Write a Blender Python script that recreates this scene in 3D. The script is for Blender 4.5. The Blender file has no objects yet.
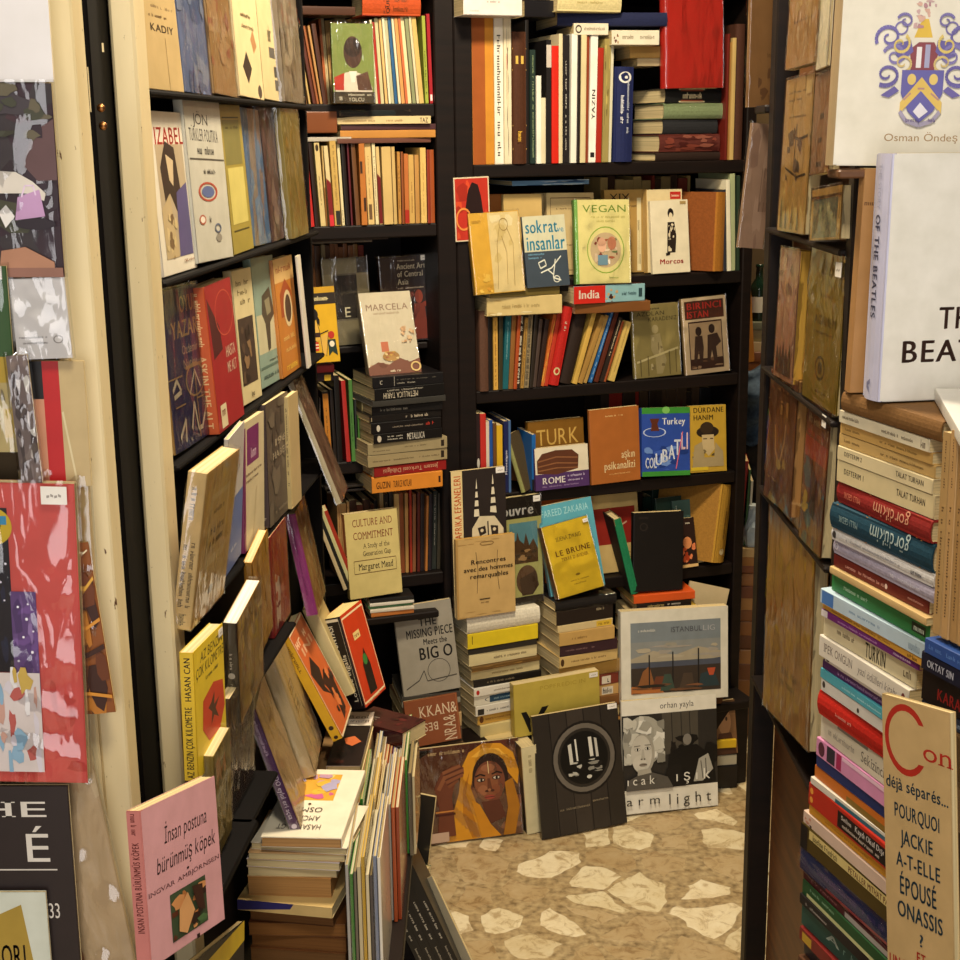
import bpy, math, random
import numpy as np
from mathutils import Matrix, Vector
from mathutils.geometry import tessellate_polygon
random.seed(7)
RND = random.random
SC = bpy.context.scene
COL = SC.collection

# ------------------------------------------------------------------ camera
FPX = 1425.0
PITCH, ROLL = math.radians(13.53), math.radians(.73)
CAM = np.array([0, 0, 1.6])
_F = np.array([0, math.cos(PITCH), -math.sin(PITCH)])
_R0 = np.array([1., 0, 0]); _U0 = np.array([0, math.sin(PITCH), math.cos(PITCH)])
_R = _R0*math.cos(ROLL)-_U0*math.sin(ROLL)
_U = _U0*math.cos(ROLL)+_R0*math.sin(ROLL)
UP = np.array([0, 0, 1.])
cd = bpy.data.cameras.new('camera'); co = bpy.data.objects.new('camera', cd); COL.objects.link(co)
cd.sensor_width = 36; cd.sensor_fit = 'HORIZONTAL'; cd.lens = 36*FPX/960; cd.clip_start = .05
co.matrix_world = Matrix([[_R[i], _U[i], -_F[i], CAM[i]] for i in range(3)]+[[0, 0, 0, 1]])
SC.camera = co

def ray(x, y): return _F+_R*(x-480)/FPX-_U*(y-480)/FPX
def hit(x, y, P, N):
    d = ray(x, y); return CAM+d*(np.dot(P-CAM, N)/np.dot(d, N))
def atY(x, y, Y): return hit(x, y, np.array([0, Y, 0.]), np.array([0, 1., 0]))
def atZ(x, y, z): return hit(x, y, np.array([0, 0, z]), UP)
def proj(P):
    v = P-CAM; return np.array([480+FPX*v@_R/(v@_F), 480-FPX*v@_U/(v@_F)])

class Fr:
    """an upright plane in the shop: a point, the direction to the right along it, the direction into it"""
    def __init__(s, P, deg):
        a = math.radians(deg); s.P = np.array(P, float)
        s.R = np.array([math.cos(a), math.sin(a), 0]); s.A = np.cross(UP, s.R)
    def at(s, x, y, v=0): return hit(x, y, s.P-s.A*v, s.A)
    def uz(s, x, y, v=0):
        p = s.at(x, y, v); return (p-s.P)@s.R, p[2]
    def pt(s, u, z, v=0):
        p = s.P+s.R*u-s.A*v; return np.array([p[0], p[1], z])
    def u_of(s, x, z, v=0):
        ya, yb = 0., 960.
        for _ in range(40):
            m = (ya+yb)/2
            if s.at(x, m, v)[2] > z: ya = m
            else: yb = m
        return s.uz(x, ya, v)[0]
def rot(fr, deg):
    g = Fr(fr.P, 0); a = math.radians(deg)
    g.R = fr.R*math.cos(a)+fr.A*math.sin(a); g.A = np.cross(UP, g.R); return g

B = Fr(atY(610, 385, 3.3), 19)
L = Fr((-.365, 1.65, 0), 85.04)
K = Fr((.45, 1.75, 0), -90)
def at_depth(x, y, Y, deg=0): return Fr(atY(x, y, Y), deg)

# ------------------------------------------------------------------ colours
def lin(h):
    h = h.lstrip('#')
    if len(h) == 3: h = ''.join(c+c for c in h)
    o = []
    for i in (0, 2, 4):
        c = int(h[i:i+2], 16)/255
        o.append(c/12.92 if c <= .04045 else ((c+.055)/1.055)**2.4)
    return o+[1]
NAMED = [('black', '14100e'), ('dark brown', '3a2416'), ('brown', '6e4424'), ('tan', 'b8905a'), ('cream', 'e0cd9a'), ('white', 'efe9dc'),
         ('grey', '96948c'), ('dark grey', '4c4a48'), ('red', 'c02a20'), ('dark red', '74201c'), ('orange', 'd8701f'), ('yellow', 'ecc832'),
         ('olive', '8a7c3c'), ('green', '3c8448'), ('dark green', '20402c'), ('teal', '1f6a70'), ('light blue', '8cbccc'), ('blue', '2c62b0'),
         ('navy', '1c2450'), ('purple', '5a2468'), ('pink', 'dc9cae'), ('lilac', 'a8a0b8'), ('golden', 'b88c28'), ('rust', '9c4a22')]
def cname(h):
    a = np.array(lin(h)[:3])**.45
    return min(NAMED, key=lambda n: float(((np.array(lin(n[1])[:3])**.45-a)**2).sum()))[0]
ORD = 'first second third fourth fifth sixth seventh eighth ninth tenth eleventh twelfth thirteenth fourteenth fifteenth sixteenth seventeenth eighteenth nineteenth twentieth'.split()
def ordn(i):
    if i < 20: return ORD[i]
    t = ['twenty', 'thirty', 'forty'][(i-20)//10]; k = (i-20) % 10
    return t+'-'+ORD[k-1] if k else {'twenty': 'twentieth', 'thirty': 'thirtieth', 'forty': 'fortieth'}[t]

# ------------------------------------------------------------------ materials
def newmat(name):
    m = bpy.data.materials.new(name); m.use_nodes = True
    nt = m.node_tree; nt.nodes.clear()
    out = nt.nodes.new('ShaderNodeOutputMaterial')
    return m, nt, out
def N(nt, t, **kw):
    n = nt.nodes.new('ShaderNode'+t)
    for k, v in kw.items():
        if k in n.inputs: n.inputs[k].default_value = v
        else: setattr(n, k, v)
    return n
def ln(nt, a, b): nt.links.new(a, b)
def mapped(nt, scale, rotv=(0, 0, 0)):
    tc = N(nt, 'TexCoord'); mp = N(nt, 'Mapping'); mp.inputs['Scale'].default_value = scale; mp.inputs['Rotation'].default_value = rotv
    ln(nt, tc.outputs['Object'], mp.inputs['Vector']); return mp.outputs['Vector']
def mult(nt, a, b, fac=1.0):
    mx = N(nt, 'Mix', data_type='RGBA', blend_type='MULTIPLY'); mx.inputs[0].default_value = fac
    ln(nt, a, mx.inputs[6]); ln(nt, b, mx.inputs[7]); return mx.outputs[2]
def ramp(nt, fac, stops):
    r = N(nt, 'ValToRGB'); e = r.color_ramp.elements
    while len(e) < len(stops): e.new(.5)
    for s, (p, c) in zip(e, stops): s.position = p; s.color = lin(c) if isinstance(c, str) else c
    ln(nt, fac, r.inputs[0]); return r.outputs[0]
def attr_mat(name, rough, scale, lo, hi, det=6, bump=0, spec=.5, coat=0):
    m, nt, out = newmat(name); p = N(nt, 'BsdfPrincipled', Roughness=rough)
    p.inputs['Specular IOR Level'].default_value = spec; p.inputs['Coat Weight'].default_value = coat
    a = N(nt, 'Attribute', attribute_name='Col'); v = mapped(nt, scale)
    n = N(nt, 'TexNoise', Scale=1.0, Detail=det); ln(nt, v, n.inputs['Vector'])
    c = ramp(nt, n.outputs[0], [(.3, (lo, lo, lo*.97, 1)), (.7, (hi, hi, hi, 1))])
    ln(nt, mult(nt, a.outputs['Color'], c), p.inputs['Base Color'])
    if bump:
        b = N(nt, 'Bump', Strength=bump, Distance=.002); ln(nt, n.outputs[0], b.inputs['Height']); ln(nt, b.outputs[0], p.inputs['Normal'])
    ln(nt, p.outputs[0], out.inputs[0]); return m
M = {}
M['cover'] = attr_mat('printed_card', .38, (16, 16, 16), .84, 1.0, spec=.45)
M['gloss'] = attr_mat('laminated_card', .16, (14, 14, 14), .9, 1.0, spec=.5, coat=.3)
M['cloth'] = attr_mat('book_cloth', .75, (220, 220, 220), .78, 1.0, bump=.25, spec=.25)
M['pages'] = attr_mat('page_edges', .85, (3, 900, 3), .62, 1.0, det=2, spec=.1)
M['ink'] = attr_mat('printing_ink', .42, (30, 30, 30), .86, 1.0, spec=.4)
def simple(name, c1, c2, scale, rough, bump=.1, metal=0, spec=.5):
    m, nt, out = newmat(name); p = N(nt, 'BsdfPrincipled', Roughness=rough, Metallic=metal); p.inputs['Specular IOR Level'].default_value = spec
    n = N(nt, 'TexNoise', Scale=1.0, Detail=5.0); ln(nt, mapped(nt, scale), n.inputs['Vector'])
    ln(nt, ramp(nt, n.outputs[0], [(.3, c1), (.7, c2)]), p.inputs['Base Color'])
    b = N(nt, 'Bump', Strength=bump, Distance=.003); ln(nt, n.outputs[0], b.inputs['Height']); ln(nt, b.outputs[0], p.inputs['Normal'])
    ln(nt, p.outputs[0], out.inputs[0]); return m
M['darkwood'] = simple('dark_stained_wood', '0c0604', '180d08', (6, 6, 60), .55, spec=.25)
M['blackpaint'] = simple('black_paint', '050303', '0a0605', (8, 8, 30), .7, spec=.12)
M['kraft'] = simple('brown_card', '7c5c38', '94703f', (12, 12, 12), .85)
M['wood'] = simple('brown_wood', '4a2c14', '6e4520', (5, 5, 50), .5)
M['plaster'] = simple('old_plaster', '4e3f29', '625034', (4, 4, 4), .9)
M['screw'] = simple('brass_screw', '8a5a34', 'b07a48', (200, 200, 200), .35, metal=1)
M['denim'] = simple('blue_denim', '2c3c50', '4a6076', (60, 60, 60), .85, .3)
M['blackcloth'] = simple('black_cloth', '08080a', '141416', (60, 60, 60), .8, .3)
M['paleplastic'] = simple('pale_plastic_bag', 'a8b8c0', 'd0dce0', (20, 20, 20), .35, .3)
M['bottle'] = simple('dark_green_bottle', '0c1c14', '183024', (30, 30, 30), .1)
def paint_mat():
    m, nt, out = newmat('chipped_cream_paint'); p = N(nt, 'BsdfPrincipled', Roughness=.45)
    n = N(nt, 'TexNoise', Scale=1.0, Detail=5.0); ln(nt, mapped(nt, (14, 14, 3)), n.inputs['Vector'])
    base = ramp(nt, n.outputs[0], [(.3, 'cdb98a'), (.7, 'e2d0a4')])
    n2 = N(nt, 'TexNoise', Scale=1.0, Detail=8.0, Roughness=.7); ln(nt, mapped(nt, (120, 120, 40)), n2.inputs['Vector'])
    chip = ramp(nt, n2.outputs[0], [(.655, (0, 0, 0, 1)), (.67, (1, 1, 1, 1))])
    mx = N(nt, 'Mix', data_type='RGBA'); ln(nt, chip, mx.inputs[0]); ln(nt, base, mx.inputs[6]); mx.inputs[7].default_value = lin('5a3a20')
    ln(nt, mx.outputs[2], p.inputs['Base Color']); ln(nt, p.outputs[0], out.inputs[0]); return m
M['paint'] = paint_mat()
def film_mat():
    m, nt, out = newmat('cellophane'); tr = N(nt, 'BsdfTransparent'); gl = N(nt, 'BsdfGlossy', Roughness=.10)
    n = N(nt, 'TexNoise', Scale=1.0, Detail=3.0, Distortion=.6); ln(nt, mapped(nt, (22, 22, 7), (0, .5, 0)), n.inputs['Vector'])
    b = N(nt, 'Bump', Strength=.5, Distance=.012); ln(nt, n.outputs[0], b.inputs['Height']); ln(nt, b.outputs[0], gl.inputs['Normal'])
    lw = N(nt, 'LayerWeight', Blend=.22); ln(nt, b.outputs[0], lw.inputs['Normal'])
    mr = N(nt, 'MapRange'); mr.inputs[3].default_value = .11; mr.inputs[4].default_value = .6; ln(nt, lw.outputs[0], mr.inputs[0])
    mx = N(nt, 'MixShader'); ln(nt, mr.outputs[0], mx.inputs[0]); ln(nt, tr.outputs[0], mx.inputs[1]); ln(nt, gl.outputs[0], mx.inputs[2])
    ln(nt, mx.outputs[0], out.inputs[0]); return m
M['film'] = film_mat()
def floor_mat():
    m, nt, out = newmat('crazy_paved_marble'); p = N(nt, 'BsdfPrincipled', Roughness=.35)
    v = mapped(nt, (1, 1, 1)); dn = N(nt, 'TexNoise', Scale=7.0, Detail=2.0); ln(nt, v, dn.inputs['Vector'])
    ad = N(nt, 'VectorMath', operation='MULTIPLY_ADD'); ln(nt, dn.outputs['Color'], ad.inputs[0]); ad.inputs[1].default_value = (.09,)*3; ln(nt, v, ad.inputs[2])
    vo = N(nt, 'TexVoronoi', Scale=9.0); vo.voronoi_dimensions = '2D'; ln(nt, ad.outputs[0], vo.inputs['Vector'])
    ve = N(nt, 'TexVoronoi', Scale=9.0, feature='DISTANCE_TO_EDGE'); ve.voronoi_dimensions = '2D'; ln(nt, ad.outputs[0], ve.inputs['Vector'])
    sep = N(nt, 'SeparateColor'); ln(nt, vo.outputs['Color'], sep.inputs[0])
    stone = ramp(nt, sep.outputs[0], [(0, 'b09a74'), (.36, 'bca884'), (.44, 'd8ccaa'), (.75, 'e6dcc0'), (1, 'ddd0b0')])
    vn = N(nt, 'TexNoise', Scale=28.0, Detail=9.0, Roughness=.65, Distortion=1.2); ln(nt, v, vn.inputs['Vector'])
    stone = mult(nt, stone, ramp(nt, vn.outputs[0], [(.36, 'b09870'), (.48, 'f4efe4'), (.7, 'ffffff')]), .7)
    gn = N(nt, 'TexNoise', Scale=60.0, Detail=8.0); ln(nt, v, gn.inputs['Vector'])
    grout = ramp(nt, gn.outputs[0], [(.3, '786546'), (.5, 'a48f6a'), (.7, 'bca880')])
    g2 = N(nt, 'TexNoise', Scale=5.0, Detail=3.0); ln(nt, v, g2.inputs['Vector'])
    thr = N(nt, 'MapRange'); thr.inputs[1].default_value = .35; thr.inputs[2].default_value = .65; thr.inputs[3].default_value = .03; thr.inputs[4].default_value = .2; ln(nt, g2.outputs[0], thr.inputs[0])
    sb = N(nt, 'Math', operation='SUBTRACT'); ln(nt, ve.outputs['Distance'], sb.inputs[0]); ln(nt, thr.outputs[0], sb.inputs[1])
    ml = N(nt, 'Math', operation='MULTIPLY', use_clamp=True); ml.inputs[1].default_value = 60; ln(nt, sb.outputs[0], ml.inputs[0])
    mx = N(nt, 'Mix', data_type='RGBA'); ln(nt, ml.outputs[0], mx.inputs[0]); ln(nt, grout, mx.inputs[6]); ln(nt, stone, mx.inputs[7])
    st = N(nt, 'TexNoise', Scale=11.0, Detail=10.0, Roughness=.75); ln(nt, v, st.inputs['Vector'])
    col = mult(nt, mx.outputs[2], ramp(nt, st.outputs[0], [(.33, 'a08860'), (.43, 'f0e8d8'), (.6, 'ffffff')]), .6)
    ln(nt, col, p.inputs['Base Color'])
    b = N(nt, 'Bump', Strength=.3, Distance=.003); ln(nt, ml.outputs[0], b.inputs['Height']); ln(nt, b.outputs[0], p.inputs['Normal'])
    ln(nt, p.outputs[0], out.inputs[0]); return m
M['floor'] = floor_mat()

# ------------------------------------------------------------------ mesh helpers
def mk(name, vs, fs, mat, parent=None, cols=None, smooth=False):
    me = bpy.data.meshes.new(name); me.from_pydata([tuple(map(float, v)) for v in vs], [], fs)
    if cols is not None:
        at = me.attributes.new('Col', 'FLOAT_COLOR', 'CORNER')
        buf = []
        for f, c in zip(fs, cols): buf += list(c)*len(f)
        at.data.foreach_set('color', buf)
    if smooth: me.polygons.foreach_set('use_smooth', [True]*len(fs))
    me.materials.append(mat); me.update()
    o = bpy.data.objects.new(name, me); COL.objects.link(o)
    if parent: o.parent = parent
    return o
def empty(name, Mx):
    o = bpy.data.objects.new(name, None); o.empty_display_size = .02; COL.objects.link(o); o.matrix_world = Mx; return o
USED = {}
def tag(o, label, cat, group=None):
    k = label.lower()
    if k in USED: print('DUPLABEL', label)
    USED[k] = 1
    o['label'] = label; o['category'] = cat
    if group: o['group'] = group
    n = len(label.split())
    if n < 4 or n > 16: print('LABELLEN', n, label)
def boxg(lo, hi, bev=0):
    """vertices and faces of a box, its upright and top edges chamfered"""
    x0, y0, z0 = lo; x1, y1, z1 = hi
    b = min(bev, (x1-x0)/3, (y1-y0)/3, (z1-z0)/3)
    if b <= 0:
        vs = [(x, y, z) for z in (z0, z1) for x, y in ((x0, y0), (x1, y0), (x1, y1), (x0, y1))]
        return vs, [(3, 2, 1, 0), (4, 5, 6, 7)]+[(i, (i+1) % 4, 4+(i+1) % 4, 4+i) for i in range(4)]
    def ring(z, s):
        a0, a1, c0, c1 = x0+s, x1-s, y0+s, y1-s
        return [(a0+b, c0, z), (a1-b, c0, z), (a1, c0+b, z), (a1, c1-b, z), (a1-b, c1, z), (a0+b, c1, z), (a0, c1-b, z), (a0, c0+b, z)]
    vs = ring(z0, b*.6)+ring(z0+b, 0)+ring(z1-b, 0)+ring(z1, b*.6); fs = [tuple(range(7, -1, -1)), tuple(range(24, 32))]
    for k in range(3): fs += [(8*k+i, 8*k+(i+1) % 8, 8*k+8+(i+1) % 8, 8*k+8+i) for i in range(8)]
    return vs, fs
def boxes(name, bl, mat, parent=None, bev=.002):
    vs, fs = [], []
    for lo, hi in bl:
        v, f = boxg(lo, hi, bev); k = len(vs); vs += v; fs += [tuple(i+k for i in q) for q in f]
    return mk(name, vs, fs, mat, parent)
def mat4(x, y, z, o): return Matrix([[x[i], y[i], z[i], o[i]] for i in range(3)]+[[0, 0, 0, 1]])

# ------------------------------------------------------------------ lettering
CH = "ABCDEFGHIJKLMNOPQRSTUVWXYZabcdefghijklmnopqrstuvwxyz0123456789.,:;'!?&()-/İÖÜÇŞĞıöüçşğéÉèàâ"
GL = {}
def glyphs():
    tmp = []
    for c in CH:
        cu = bpy.data.curves.new('glyph', 'FONT'); cu.body = c; cu.size = 1; cu.resolution_u = 3
        o = bpy.data.objects.new('glyph', cu); COL.objects.link(o); tmp.append((c, o, cu))
    dg = bpy.context.evaluated_depsgraph_get(); dg.update()
    for c, o, cu in tmp:
        me = o.evaluated_get(dg).to_mesh()
        vs = np.array([v.co[:2] for v in me.vertices]) if me.vertices else np.zeros((0, 2))
        fs = [tuple(p.vertices) for p in me.polygons]
        bars = []
        if len(vs):
            ed = [(vs[a], vs[b]) for a, b in (e.vertices for e in me.edges)]
            def cut(y):
                xs = sorted(p[0]+(q[0]-p[0])*(y-p[1])/(q[1]-p[1]) for p, q in ed if (p[1]-y)*(q[1]-y) < 0)
                return xs
            y0, y1 = vs[:, 1].min(), vs[:, 1].max()
            tri = [(vs[f[0]], vs[f[i]], vs[f[i+1]]) for f in fs for i in range(1, len(f)-1)]
            def spans(y):
                iv = []
                for t in tri:
                    xs = [p[0]+(q[0]-p[0])*(y-p[1])/(q[1]-p[1]) for p, q in ((t[0], t[1]), (t[1], t[2]), (t[2], t[0])) if (p[1]-y)*(q[1]-y) < 0]
                    if len(xs) == 2: iv.append(sorted(xs))
                iv.sort(); r = []
                for a, b in iv:
                    if r and a <= r[-1][1]+.01: r[-1][1] = max(r[-1][1], b)
                    else: r.append([a, b])
                return r
            if c.isalpha():
                for ya, yb, yy in ((.015, .09, 0), (y1-.015, y1-.09, y1)):
                    if yy and y1 > .8: continue
                    s2 = spans(yb)
                    for a, b in spans(ya):
                        if b-a < .2 and any(abs((a+b)/2-(p+q)/2) < .05 and abs((b-a)-(q-p)) < .05 for p, q in s2): bars.append((a-.06, b+.06, yy))
        adv = (vs[:, 0].max()+max(.03, min(.08, vs[:, 0].min()))) if len(vs) else .3
        GL[c] = (vs, fs, adv, bars); o.evaluated_get(dg).to_mesh_clear()
    for c, o, cu in tmp: bpy.data.objects.remove(o); bpy.data.curves.remove(cu)
    GL[' '] = (np.zeros((0, 2)), [], .3, [])
glyphs()
def text_poly(s, opt=''):
    """list of polygons of a line of lettering, cap height 1, and its width"""
    out, x = [], 0
    for c in s:
        vs, fs, adv, bars = GL.get(c, GL['-'])
        for f in fs: out.append([(vs[i][0]+x, vs[i][1]) for i in f])
        if 'b' in opt:
            for f in fs: out.append([(vs[i][0]+x+.045, vs[i][1]+.01) for i in f])
        if 's' in opt:
            for a, b, y in bars:
                d = .045 if y == 0 else -.045
                out.append([(a+x, y), (b+x, y), (b+x, y+d), (a+x, y+d)])
        x += adv+(.03 if 'b' in opt else 0)
    k = 1/.73
    if 'i' in opt: out = [[(px+.22*py, py) for px, py in p] for p in out]
    return [[(px*k, py*k) for px, py in p] for p in out], x*k

def art_polys(art):
    """the little drawing language: percent of the width across, percent of the height down"""
    P = []
    for op in art.split(';'):
        op = op.strip()
        if not op: continue
        w = op.split()
        k = w[0]
        def nums(a, b): return [float(q) for q in w[a:b]]
        if k == 'r':
            x0, y0, x1, y1 = nums(1, 5); P.append(([[(x0, y0), (x1, y0), (x1, y1), (x0, y1)]], w[5]))
        elif k == 'e':
            cx, cy, rx, ry = nums(1, 5); P.append(([[(cx+rx*math.cos(i*math.pi/12), cy+ry*math.sin(i*math.pi/12)) for i in range(24)]], w[5]))
        elif k == 'o':
            cx, cy, rx, ry, t = nums(1, 6); asp = rx/ry; pl = []
            for i in range(28):
                a, b = i*math.pi/14, (i+1)*math.pi/14
                pl.append([(cx+rx*math.cos(a), cy+ry*math.sin(a)), (cx+rx*math.cos(b), cy+ry*math.sin(b)), (cx+(rx-t)*math.cos(b), cy+(ry-t/asp)*math.sin(b)), (cx+(rx-t)*math.cos(a), cy+(ry-t/asp)*math.sin(a))])
            P.append((pl, w[6]))
        elif k == 'p':
            q = nums(2, len(w)); pts = list(zip(q[::2], q[1::2]))
            tr = tessellate_polygon([[Vector((a, b, 0)) for a, b in pts]])
            P.append(([[pts[i] for i in t] for t in tr], w[1]))
        elif k == 'l':
            t = float(w[2]); q = nums(3, len(w)); pts = list(zip(q[::2], q[1::2])); pl = []
            for (a, b), (c, d) in zip(pts, pts[1:]):
                n = math.hypot(c-a, d-b) or 1; nx, ny = -(d-b)/n*t/2, (c-a)/n*t/2
                pl.append([(a+nx, b+ny), (c+nx, d+ny), (c-nx, d-ny), (a-nx, b-ny)])
            P.append((pl, w[1]))
        elif k == 'c':  # a curl: c cx cy rx ry turns width start colour
            cx, cy, rx, ry, tn, wd, st = nums(1, 8); pts = []
            for i in range(29):
                a = math.radians(st)+tn*math.tau*i/28; q = 1-.8*i/28
                pts.append((cx+rx*q*math.cos(a), cy+ry*q*math.sin(a), wd*(1-.55*i/28)))
            pl = []
            for (a, b, c0), (c, d, c1) in zip(pts, pts[1:]):
                n = math.hypot(c-a, d-b) or 1; nx, ny = -(d-b)/n/2, (c-a)/n/2
                pl.append([(a+nx*c0, b+ny*c0), (c+nx*c1, d+ny*c1), (c-nx*c1, d-ny*c1), (a-nx*c0, b-ny*c0)])
            P.append((pl, w[8]))
        elif k[0] in 'TVU':
            x0, x1, y0, y1 = nums(1, 5); s = ' '.join(w[6:]); pl, wd = text_poly(s, k[1:])
            r = []
            for p in pl:
                if k[0] == 'T': r.append([(x0+(x1-x0)*a/wd, y1+(y0-y1)*b) for a, b in p])
                elif k[0] == 'U': r.append([(x1-(x1-x0)*a/wd, y0+(y1-y0)*b) for a, b in p])
                else: r.append([(x1+(x0-x1)*b, y1+(y0-y1)*a/wd) for a, b in p])
            P.append((r, w[5]))
        elif k in 'dD':  # a line of print too small to read: d x0 x1 y0 y1 count colour
            x0, x1, y0, y1, n = nums(1, 6); rg = random.Random(int(x0*7+y0*13+n)); pl = []; x = x0; st = (x1-x0)/n
            for i in range(int(n)):
                if rg.random() > .14:
                    q = y1-y0; t0 = y0+q*rg.choice((0, .3, .3, .3)); b0 = x+st*.78; m = st*.26
                    pl.append([(x, t0), (x+m, t0), (x+m, y1), (x, y1)])
                    r = rg.random()
                    if r < .75: pl.append([(b0-m, y0+q*.3), (b0, y0+q*.3), (b0, y1), (b0-m, y1)])
                    if r > .2: h_ = rg.choice((.3, .3, .58, .84)); pl.append([(x+m, y0+q*h_), (b0-m if r < .75 else b0, y0+q*h_), (b0-m if r < .75 else b0, y0+q*(h_+.16)), (x+m, y0+q*(h_+.16))])
                x += st
            P.append((pl, w[6]))
        elif k == 'n':  # a mottled printed picture: n x0 y0 x1 y1 count seed colours...
            x0, y0, x1, y1, n, sd = nums(1, 7); rg = random.Random(int(sd)); cs = w[7:]
            for i in range(int(n)):
                cx, cy = x0+(x1-x0)*rg.random(), y0+(y1-y0)*rg.random(); rx, ry = (x1-x0)*(.05+.14*rg.random()), (y1-y0)*(.04+.12*rg.random())
                pg = []
                for j in range(9):
                    a = j*math.tau/9; f = .6+.7*rg.random()
                    pg.append((min(x1, max(x0, cx+rx*f*math.cos(a))), min(y1, max(y0, cy+ry*f*math.sin(a)))))
                P.append(([[(cx, cy), pg[j], pg[(j+1) % 9]] for j in range(9)], cs[rg.randrange(len(cs))]))
    return P
def printed(name, art, parent, fn, mat='ink'):
    vs, fs, cs = [], [], []
    for i, (pl, c) in enumerate(art_polys(art)):
        off = .0004+.00006*i; cl = lin(c)
        for p in pl:
            k = len(vs); vs += [fn(a, b, off) for a, b in p]; fs.append(tuple(range(k, k+len(p)))); cs.append(cl)
    if fs: return mk(name, vs, fs, M[mat], parent, cs)

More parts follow.
